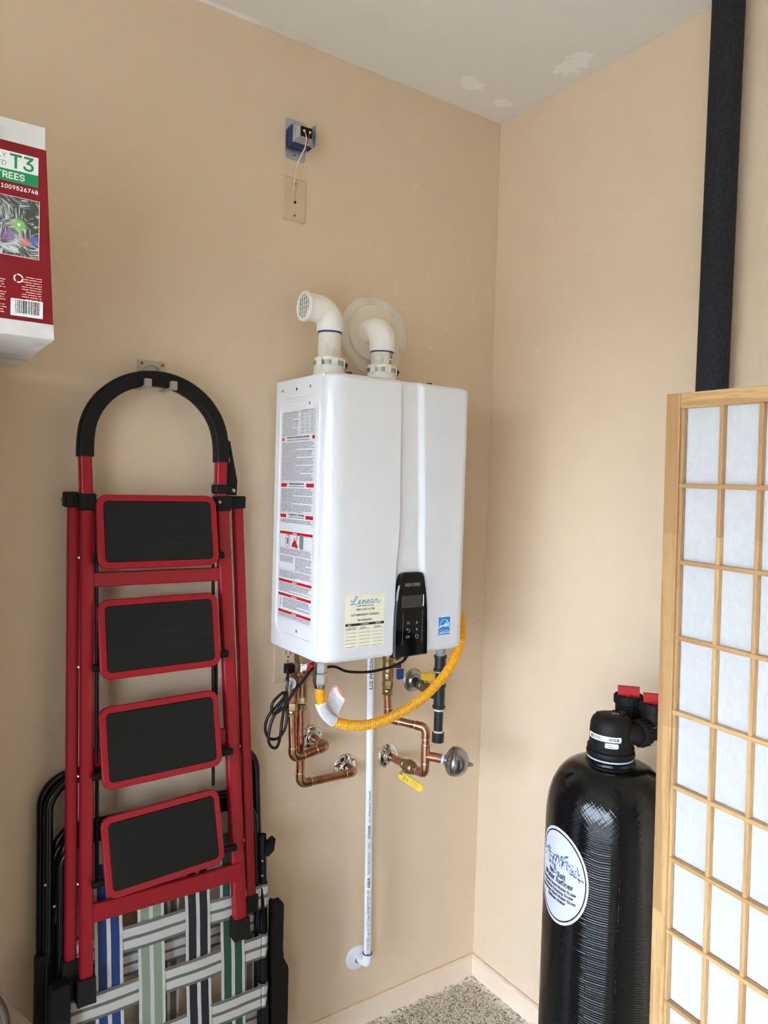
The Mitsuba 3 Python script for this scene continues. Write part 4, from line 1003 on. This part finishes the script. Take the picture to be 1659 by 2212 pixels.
def iron(name, z0, z1, r, m, rings=False):
    L = z1 - z0
    if rings: pr = [(0, 0), (r + .0022, 0), (r + .0026, .002), (r + .0026, .007), (r, .009), (r, L - .009), (r + .0026, L - .007), (r + .0026, L - .002), (r + .0022, L), (0, L)]
    else: pr = [(0, 0), (r, 0), (r, L), (0, L)]
    return add(name, lathe(pr, (gx, gy, z0), (0, 0, 1), 30), m, gp)


iron('gas_inlet', 1.118, 1.190, .0145, 'iron_grey')
iron('coupling', 1.078, 1.124, .0165, 'iron_black', True)
iron('nipple', 1.030, 1.082, GR, 'iron_black')
iron('tee', .968, 1.040, .0165, 'iron_black', True)
iron('drip_leg', .884, .972, GR, 'iron_black')
iron('cap', .868, .896, .0178, 'iron_black', False)
for z in (1.074, 1.038, .960, .896): add('sealant', lathe([(GR - .001, 0), (GR + .0012, .0005), (GR + .0012, .0055), (GR - .001, .006)], (gx, gy, z), (0, 0, 1), 26), 'sealant', gp)
add('tee_branch', lathe([(0, 0), (.0150, 0), (.0150, .022), (.0185, .024), (.0188, .034), (0, .034)], (gx, gy, 1.005), V(.03, 1, .08), 28), 'iron_black', gp)
gd = V(.0, 1, .095)
add('nipple', cyl((gx + .001, gy + .030, 1.008), gd, GR, .105, 26), 'iron_black', gp)
add('sealant', cyl((gx + .001, gy + .034, 1.008), gd, GR + .001, .007, 26), 'sealant', gp)
gv = thing('gas_valve', 'dark brass gas shutoff valve with a yellow handle behind the gas tee', 'valve')
add('body', lathe([(0, 0), (.0165, 0), (.0165, .010), (.0145, .012), (.0165, .020), (.0165, .030), (.0145, .034), (.0165, .036), (.0165, .048), (0, .048)], (gx + .002, gy + .046, 1.0095), gd, 26), 'brass_dull', gv)
add('stem', cyl((gx + .002, gy + .069, 1.020), (0, 0, 1), .006, .018, 16), 'brass_dull', gv)
add('handle', cat(hull([V(gx + .004 + a, gy + .069, 1.034 + z) + V(0, sy * .007, 0) for a, z in ((-.013, .002), (-.014, .022), (.016, .020), (.028, .010), (.028, .002), (.014, -.004)) for sy in (-1, 1)])), 'handle_yellow', gv, smooth=False, label='yellow plastic handle')
escutcheon(-.285, 1.020, 'chrome wall flange behind the gas valve', m='tarnish_chrome', r=.036)

# yellow corrugated gas connector
gh = thing('gas_hose', 'yellow corrugated flexible gas connector swooping under the heater', 'hose')
hx0, hy0 = -.7285, -.200
add('hex_adapter', cat(cyl((hx0, hy0, 1.160), (0, 0, 1), .0125, .030, 22), hexnut((hx0, hy0, 1.140), (0, 0, 1), .0165, .030)), 'steel', gh, smooth=25)
add('flare_nut', cat(hexnut((hx0, hy0, 1.112), (0, 0, 1), .0190, .028), lathe([(0, 0), (.0145, 0), (.0155, .004), (.0165, .012), (0, .012)], (hx0, hy0, 1.102), (0, 0, 1), 24)), 'steel', gh, smooth=25)
hp0 = [(hx0, hy0, 1.106), (-.7275, -.2005, 1.085), (-.7235, -.202, 1.058), (-.708, -.206, 1.030), (-.680, -.211, 1.009), (-.640, -.214, .996), (-.600, -.214, .990), (-.555, -.212, .991), (-.500, -.208, .999), (-.440, -.202, 1.015), (-.385, -.196, 1.036), (-.330, -.192, 1.073), (-.290, -.190, 1.115), (-.2660, -.190, 1.160), (-.2575, -.188, 1.205), (-.262, -.178, 1.255), (-.272, -.150, 1.300), (-.280, -.105, 1.325), (-.283, -.05, 1.332), (-.284, .0, 1.333)]
cl = spline(hp0, 1500)
sl = np.r_[0, np.cumsum(np.linalg.norm(np.diff(cl, axis=0), axis=1))]
ns = int(sl[-1] / .0008); si = np.linspace(0, sl[-1], ns)
cl = np.stack([np.interp(si, sl, cl[:, k]) for k in range(3)], 1)
rad = .0096 + .0036 * np.abs(np.sin(si * math.pi / .0054)) ** .65
add('corrugated_tube', tube(cl, rad, 20), 'hose_yellow', gh, smooth=True)
tg = thing('hose_tag', 'curled white warning tag with orange edges wrapped on the yellow hose', 'tag')


def tag_sheet(s0, s1, rr, th, lift, a0=2.7, a1=-1.1):
    """A sheet wrapped round the hose between two arc lengths with its free end sticking up."""
    m = (si > s0) & (si < s1); q = cl[m][:: max(1, m.sum() // 14)]
    t = np.gradient(q, axis=0); t /= np.linalg.norm(t, axis=1, keepdims=True)
    vs = []
    for i in range(len(q)):
        w = V(.12, -1, .0); w -= t[i] * (w @ t[i]); w /= np.linalg.norm(w); u = np.cross(t[i], w)   # w to the viewer
        row = []
        for a in np.linspace(a0, a1, 26): row.append(q[i] + rr * (math.cos(a) * w + math.sin(a) * u))
        e = row[-1]; d = math.sin(a1) * w - math.cos(a1) * u
        d = d * .35 + V(.42, -.30, .78)
        d /= np.linalg.norm(d)
        for k in range(1, 9): row.append(e + d * lift * k / 8 + w * .006 * math.sin(k / 8 * 3) * -1)
        vs.append(row)
    v = np.array(vs); a, b = v.shape[:2]; v = v.reshape(-1, 3); f = []
    for i in range(a - 1):
        for j in range(b - 1):
            p = i * b + j; f += [(p, p + 1, p + b + 1), (p, p + b + 1, p + b)]
    return v, np.array(f), a, b


v, f, ta, tb_ = tag_sheet(.040, .106, .0152, .0004, .046)
vv = v.reshape(ta, tb_, 3)
top = trimesh.Trimesh(v, f, process=False); n_ = top.vertex_normals
thick = trimesh.Trimesh(np.vstack([v + n_ * .0003, v - n_ * .0003]), np.vstack([f, f[:, ::-1] + len(v)]), process=False)
add('sheet', thick, 'tag_white', tg, smooth=True)
nn = n_.reshape(ta, tb_, 3); sgn = 1 if (nn[ta // 2, 12] @ V(.3, -1, 0)) > 0 else -1


def on_tag(a0, a1, j0, j1, lift=.0007):
    """A quad strip on the outer face of the tag, a along the hose, j round it (fractions)."""
    js = np.linspace(j0, j1, 7) * (tb_ - 1); out = []
    for a in (a0 * (ta - 1), a1 * (ta - 1)):
        i = int(min(math.floor(a), ta - 2)); fa = a - i
        for j in js:
            k = int(min(math.floor(j), tb_ - 2)); fj = j - k
            g = lambda arr: (arr[i, k] * (1 - fa) + arr[i + 1, k] * fa) * (1 - fj) + (arr[i, k + 1] * (1 - fa) + arr[i + 1, k + 1] * fa) * fj
            out.append(g(vv) + sgn * lift * g(nn))
    ff = [(k, k + 1, k + 8) for k in range(6)] + [(k, k + 8, k + 7) for k in range(6)]
    return trimesh.Trimesh(np.array(out), np.array(ff), process=False)


add('orange_edge', cat(on_tag(0, .05, .2, 1), on_tag(0, 1, .965, 1)), 'tag_orange', tg, smooth=False)
bars = []
for j in np.linspace(.34, .94, 34):
    x = .10
    while x < .92:
        w = rng.uniform(.06, .2); bars.append(on_tag(x, min(x + w, .95), j, j + .006)); x += w + .03
add('fine_print', cat(*bars), 'print_grey', tg, smooth=False)

# white drain pipe
dp = thing('drain_pipe', 'long thin white plastic drain pipe from the heater down to the wall near the floor', 'pipe')
da, db = V(-.4765, -.048, 1.190), V(-.4575, -.048, .222)
add('pipe', cyl(da, db - da, .01065, np.linalg.norm(db - da), 28, b=.0004), 'pvc_white', dp)
add('elbow', tube(fillet([db + V(-.0004, 0, .022), db + V(0, 0, -.006), V(-.4600, -.012, .212)], .013, 8), .0138, 24), 'pvc_white', dp, smooth=35)
add('glue_ring', lathe([(.0107, 0), (.0141, 0), (.0141, .0014), (.0107, .0014)], db + V(-.0004, 0, .0225), (0, 0, 1), 28), 'primer_purple', dp)
add('stub', cyl(V(-.4600, -.030, .214), (0, 1, 0), .0107, .029, 24), 'pvc_white', dp)


def print_on_pipe(s, h, z0, maxlen, ang=-2.05, bold=False):
    m = meshkit.text_mesh(s, h, .0003, bold); m.vertices[:, 0] -= m.bounds[0][0]
    m.vertices[:, 0] *= maxlen / m.bounds[1][0]; m = m.subdivide()
    x, y, d = m.vertices.T
    a = ang - (y - h / 2) / .01065 * -1 * -1
    z = z0 + x; t = (da[2] - z) / (da[2] - db[2]); cx = da[0] + (db[0] - da[0]) * t
    r = .01075 + d
    return trimesh.Trimesh(np.stack([cx + r * np.cos(a), da[1] + r * np.sin(a), z], 1), m.faces, process=False)


pieces = [print_on_pipe('PVC 1120 NSF pw-G UP Code ASTM D1785-21', .0075, .238, .200), print_on_pipe('AAAA', .0085, .446, .030, bold=True), print_on_pipe('042503P2000S  0843', .0075, .486, .096),
          print_on_pipe('JORSNNNN', .0075, .590, .040, bold=True), print_on_pipe('U.S.A Made & Owned', .0070, .640, .092), print_on_pipe('1/2 PRESSURE', .0085, 1.028, .120, bold=True)]
add('print', cat(*pieces), 'print_black', dp, smooth=False)
df = add('pipe_flange', lathe([(.0110, 0), (.0365, 0), (.0365, .0015), (.033, .006), (.024, .0085), (.0150, .0095), (.0145, .012), (.0110, .012)], (-.465, -.0002, .209), (0, -1, 0), 48), 'pvc_white', smooth=35, label='round white plastic flange at the foot of the white drain pipe', cat='flange')

# ---------------------------------------------------------------- foam-wrapped pipe on the right wall
add('insulated_pipe', lathe([(0, 0), (.034, 0), (.0355, .002), (.0355, 2.786), (.034, 2.788), (0, 2.788)], (-.052, -.808, .0), (0, 0, 1), 56), 'foam_black', smooth=35, label='vertical pipe wrapped in black foam on the right wall', cat='pipe')

# ---------------------------------------------------------------- water treatment tank
TX, TY, TR = -.368, -.810, .1285
wt = thing('water_tank', 'tall glossy black water refiner tank with oval white label beside the screen', 'tank')
pr = [(0, .07), (.10, .07), (TR * .97, .085), (TR, .11)] + [(TR, z) for z in np.linspace(.15, .90, 16)] + [(TR * math.cos(a) ** .52, .919 + .130 * math.sin(a)) for a in np.linspace(.03, 1.40, 26)] + [(.050, 1.049), (.050, 1.053), (0, 1.053)]
add('shell', lathe(pr, (TX, TY, 0), (0, 0, 1), 96), 'wound_black', wt, smooth=40, label='fibre-wound glossy black shell')
add('base', lathe([(0, 0), (.128, 0), (.134, .006), (.134, .10), (.1300, .108), (0, .108)], (TX, TY, 0), (0, 0, 1), 64), 'plastic_black', wt)
add('neck_ring', lathe([(.030, 0), (.0475, 0), (.0475, .0035), (.030, .0035)], (TX, TY, 1.0555), (0, 0, 1), 48), 'ring_grey', wt, label='pale grey gasket')
hd_ = add('head', lathe([(q, h * .84) for q, h in ((0, 0), (.0460, 0), (.0490, .004), (.0500, .010), (.0490, .016), (.0460, .018), (.0480, .022), (.0480, .026), (.0455, .030), (.0440, .034), (.0440, .070), (.0430, .082), (.0395, .094), (.0330, .102), (.0220, .106), (.0090, .108), (0, .108))], (TX, TY, 1.0585), (0, 0, 1), 56), 'plastic_black', wt, smooth=35, label='black plastic in-out head')
add('plug', cat(cyl((TX + .018, TY - .012, 1.140), (0, 0, 1), .0085, .012, 20), cyl((TX - .016, TY + .020, 1.140), (0, 0, 1), .0065, .008, 18)), 'plastic_black', hd_)
add('marks', cat(text('IN', .010, frame((TX - .004, TY - .012, 1.1495), V(.7, -.7, 0), V(.7, .7, 0), (0, 0, 1)), 'c'), strokes([[(-.005, -.004), (0, .004), (.005, -.004)]], .0018, frame((TX + .062, TY - .062, 1.124), V(-.75, -.45, .4), V(.55, -.75, .3), V(.10, -.5, .85)))), 'gold_ink', hd_)


def bent(poly, z, th0, r, d0=.0006, sub=.004):
    """Wraps a flat outline (x across, y up) round the axis of the tank at angle th0."""
    m = trimesh.creation.extrude_polygon(poly, .0005, engine='earcut') if not isinstance(poly, trimesh.Trimesh) else poly.copy()
    v_, f_ = trimesh.remesh.subdivide_to_size(m.vertices, m.faces, sub, max_iter=12)
    a = th0 + v_[:, 0] / r
    rr = r + d0 + v_[:, 2]
    return trimesh.Trimesh(np.stack([TX + rr * np.cos(a), TY + rr * np.sin(a), z + v_[:, 1]], 1), f_, process=False)


def bent_text(s, h, z, th0, x, r=TR, d0=.0012, **kw):
    return bent(text(s, h, frame((x, 0, 0), (1, 0, 0), (0, 1, 0), (0, 0, 1)), **kw), z, th0, r, d0, .01)


HR = .0437
TH = math.radians(226)
def head_bent(poly, z, x, d0):
    m = trimesh.creation.extrude_polygon(poly, .0004, engine='earcut') if not isinstance(poly, trimesh.Trimesh) else poly
    v_, f_ = trimesh.remesh.subdivide_to_size(m.vertices, m.faces, .006, max_iter=8)
    a = TH + (v_[:, 0] + x) / HR; rr = HR + d0 + v_[:, 2]
    return trimesh.Trimesh(np.stack([TX + rr * np.cos(a), TY + rr * np.sin(a), z + v_[:, 1]], 1), f_, process=False)


I4 = np.eye(4)
sl_ = add('serial_label', head_bent(rrect(.078, .0115, .003), 1.1045, -.024, .0002), 'print_white', hd_, smooth=30, label='white serial number strip')
bcs, x = [], .000
while x < .021:
    w = rng.choice([.0005, .0008, .0012]); bcs.append(sg.box(x, -.0035, x + w, .0035)); x += w + rng.choice([.0005, .0009])
add('print', cat(head_bent(text('BR217512', .0062, frame((-.020, -.003, 0), (1, 0, 0), (0, 1, 0), (0, 0, 1)), 'c', bold=True, maxw=.030), 1.1045, -.020, .0008), head_bent(extr(unary_union(bcs), .0003), 1.1045, -.012, .0008)), 'print_black', sl_, smooth=False)
s2 = add('serial_label', head_bent(rrect(.027, .0105, .003), 1.0915, -.004, .0002), 'print_white', hd_, smooth=30)
add('print', head_bent(cat(flats([(-.007, 0, .001, .0026), (-.008, .008, -.003, -.0014)], I4)), 1.0915, -.004, .0008), 'print_grey', s2, smooth=False)
for yp, tagn in ((-.779, 'a'), (-.846, 'b')):
    dirx = V(1, .02, 0)
    zc_ = 1.108
    add('port', tube(fillet([(TX + .005, (TY + yp) / 2, zc_), (TX + .026, yp, zc_), (TX + .075, yp, zc_)], .02, 8), .0205, 26), 'plastic_black', hd_, smooth=35)
    nut = []
    nut.append(lathe([(.015, 0), (.0265, 0), (.0275, .002), (.0275, .020), (.0255, .022), (.015, .022)], (TX + .040, yp, zc_), (1, 0, 0), 48))
    for k in range(18):
        a = k * 2 * math.pi / 18
        nut.append(put(box(.002, .020, -.0018, .0018, .026, .0295, .0005), frame((TX + .040, yp, zc_), (1, 0, 0), (0, math.cos(a), math.sin(a)), (0, -math.sin(a), math.cos(a)))))
    add('union_nut', cat(*nut), 'plastic_black', hd_, smooth=25)
    vv_ = thing('bypass_valve', 'black plastic valve with red lever behind the tank head, ' + ('nearer the corner' if tagn == 'a' else 'half hidden by the wooden screen'), 'valve')
    vx_ = TX + .096
    add('body', cat(cyl((TX + .060, yp, zc_), (1, 0, 0), .0225, .074, 28), lathe([(0, 0), (.024, 0), (.027, .006), (.0285, .020), (.0285, .050), (.0310, .052), (.0315, .070), (.0290, .072), (.027, .068), (0, .068)], (vx_, yp, zc_ - .012), (0, 0, 1), 40)), 'plastic_black', vv_, smooth=35)
    rib = [put(box(-.0015, .0015, .0305, .0325, .053, .069, .0004), frame((vx_, yp, zc_ - .012), (math.cos(a), math.sin(a), 0), (-math.sin(a), math.cos(a), 0), (0, 0, 1))) for a in np.arange(20) * 2 * math.pi / 20]
    add('ribs', cat(*rib), 'plastic_black', vv_, smooth=False)
    lz = zc_ + .056
    add('lever', cat(cyl((vx_, yp, lz - .004), (0, 0, 1), .014, .010, 24), put(hull([(sx * .023, sy * w_, z) for sx, w_ in ((-1, .0075), (1, .0095)) for sy in (-1, 1) for z in (0, .021)]), frame((vx_ - .002, yp, lz), V(.62, -.78, 0), V(.78, .62, 0), (0, 0, 1)))), 'handle_red', vv_, smooth=False, label='red lever')
# the supply leg from the valves back to the wall
add('return_pipe', cat(tube(fillet([(TX + .145, -.853, 1.106), (-.085, -.853, 1.106), (-.085, -.853, .02)], .03, 8), .0165, 20), tube(fillet([(TX + .145, -.782, 1.106), (-.095, -.782, 1.106), (-.095, -.782, .02)], .03, 8), .0165, 20)) if 0 else tube(fillet([(TX + .134, -.846, 1.106), (-.12, -.846, 1.106), (-.12, -.846, .0)], .03, 8), .0165, 20), 'plastic_black', wt, smooth=35)

# round label on the shell
THL, LZ = math.radians(171), .826
oval = lambda r: sa.scale(sg.Point(0, 0).buffer(r, quad_segs=24), .755, 1.0)
ov = add('label', bent(oval(.0985), LZ, THL, TR, .0003, .012), 'label_lilac', wt, smooth=True, label='oval white label with blue splash logo')
add('label_ring', bent(oval(.0925).difference(oval(.0895)), LZ, THL, TR, .0007, .012), 'print_black', ov, smooth=True)
lt = [bent_text('No-Salt', .0100, .8245, THL, -.002, bold=True, maxw=.050), bent_text('Water Refiner', .0100, .8115, THL, -.002, bold=True, maxw=.098)]
for k, (s_, w_) in enumerate((('Reduces Hard Water Scale', .102), ('Controls Existing Scale', .092), ('Removes Hard Water Scum', .102), ('Refines Water', .060))):
    lt.append(bent_text(s_, .0060, .8010 - k * .0092, THL, -.002, maxw=w_, bold=True))
add('label_print', cat(*lt), 'print_black', ov, smooth=False)
spl = []
r2 = np.random.default_rng(5)
for k in range(60):
    x = r2.uniform(-.060, .062); s_ = .010 * (1 - abs(x) / .08) + .002
    y = .028 + .004 * math.sin(x * 60) + r2.normal(0, .006) + (.010 if x < -.030 else 0) - (.006 if x > .03 else 0)
    spl.append(sa.rotate(sa.scale(sg.Point(x, y).buffer(s_ * r2.uniform(.3, .7), quad_segs=3), 1.5, .6), r2.uniform(-40, 40)))
add('splash_logo', bent(extr(unary_union(spl).simplify(.0003), .0002), LZ, THL, TR, .0009, .012), 'splash_print', ov, smooth=False)
add('logo_outline', bent_text('OLTIMAZA', .0165, LZ + .020, THL, 0, d0=.0013, maxw=.107, shear=.15, bold=True), 'ink', ov, smooth=False)
add('logo_letters', bent_text('OLTIMAZA', .0160, LZ + .0203, THL, 0, d0=.0019, maxw=.105, shear=.15), 'print_white', ov, smooth=False)

# ---------------------------------------------------------------- shoji screen
sj = thing('shoji_screen', 'wooden folding screen with square white paper panes in front of the water tank', 'room divider')
so = V(-.579, -1.0574, 1.778); su = V(-.0838, -.9964, -.0121); sv = V(.0354, .0092, -.9993)
su /= np.linalg.norm(su); sv -= su * (sv @ su); sv /= np.linalg.norm(sv); sw = np.cross(sv, su)
if sw[0] > 0: sw = -sw
sv = sv * (1.778 / 1.778)
SM = frame(so, su, sv, sw)                               # u across to the right, v down, w towards the room
if np.linalg.det(SM[:3, :3]) < 0: pass
sb = lambda u0, u1, v0, v1, w0, w1, b=.001: put(box(u0, u1, v0, v1, w0, w1, b), SM)
ST_, CW_, RH, RT = .0270, .0652, .1255, .0247
NC, NR = 6, 12
SWD = .0326 * 2 + NC * CW_
VB = .024 + RH * NR + RH
for u in (0, SWD - ST_): add('stile', sb(u, u + ST_, 0, 1.752, -.019, 0, .0012), 'wood_upright', sj, smooth=False)
for v0, v1 in ((0, RT), (VB - .005, VB + .045)): add('rail', sb(ST_, SWD - ST_, v0, v1, -.0175, -.0015, .0008), 'wood_level', sj, smooth=False)
for u in (ST_, SWD - ST_ - .006): add('inner_strip', sb(u, u + .0055, RT, VB, -.012, -.0045, .0005), 'wood_upright', sj, smooth=False)
for k in range(1, NC):
    u = .0326 + k * CW_
    add('upright_muntin', sb(u - .0005, u + .0065, RT, VB, -.0135, -.0045, .0006), 'wood_upright', sj, smooth=False)
for k in range(NR):
    v_ = .024 + RH * (k + 1)
    add('level_muntin', sb(ST_, SWD - ST_, v_ - .0035, v_ + .0035, -.0125, -.0030, .0006), 'wood_level', sj, smooth=False)
for r in range(NR + 1):
    for k in range(NC):
        u0 = ST_ + .001 if k == 0 else .0326 + k * CW_ + .003; u1 = .0326 + (k + 1) * CW_ + .0030 if k < NC - 1 else SWD - ST_ - .001
        v0 = RT - .002 if r == 0 else .024 + RH * r; v1 = .024 + RH * (r + 1) if r < NR else VB
        add('paper_pane', sb(u0, u1, v0, v1, -.0150, -.0142, .0001), 'rice_paper', sj, smooth=False)
for u in (0, SWD - ST_): add('leg', sb(u, u + ST_, 1.752, 1.7765, -.019, 0, .0012), 'wood_upright', sj, smooth=False)
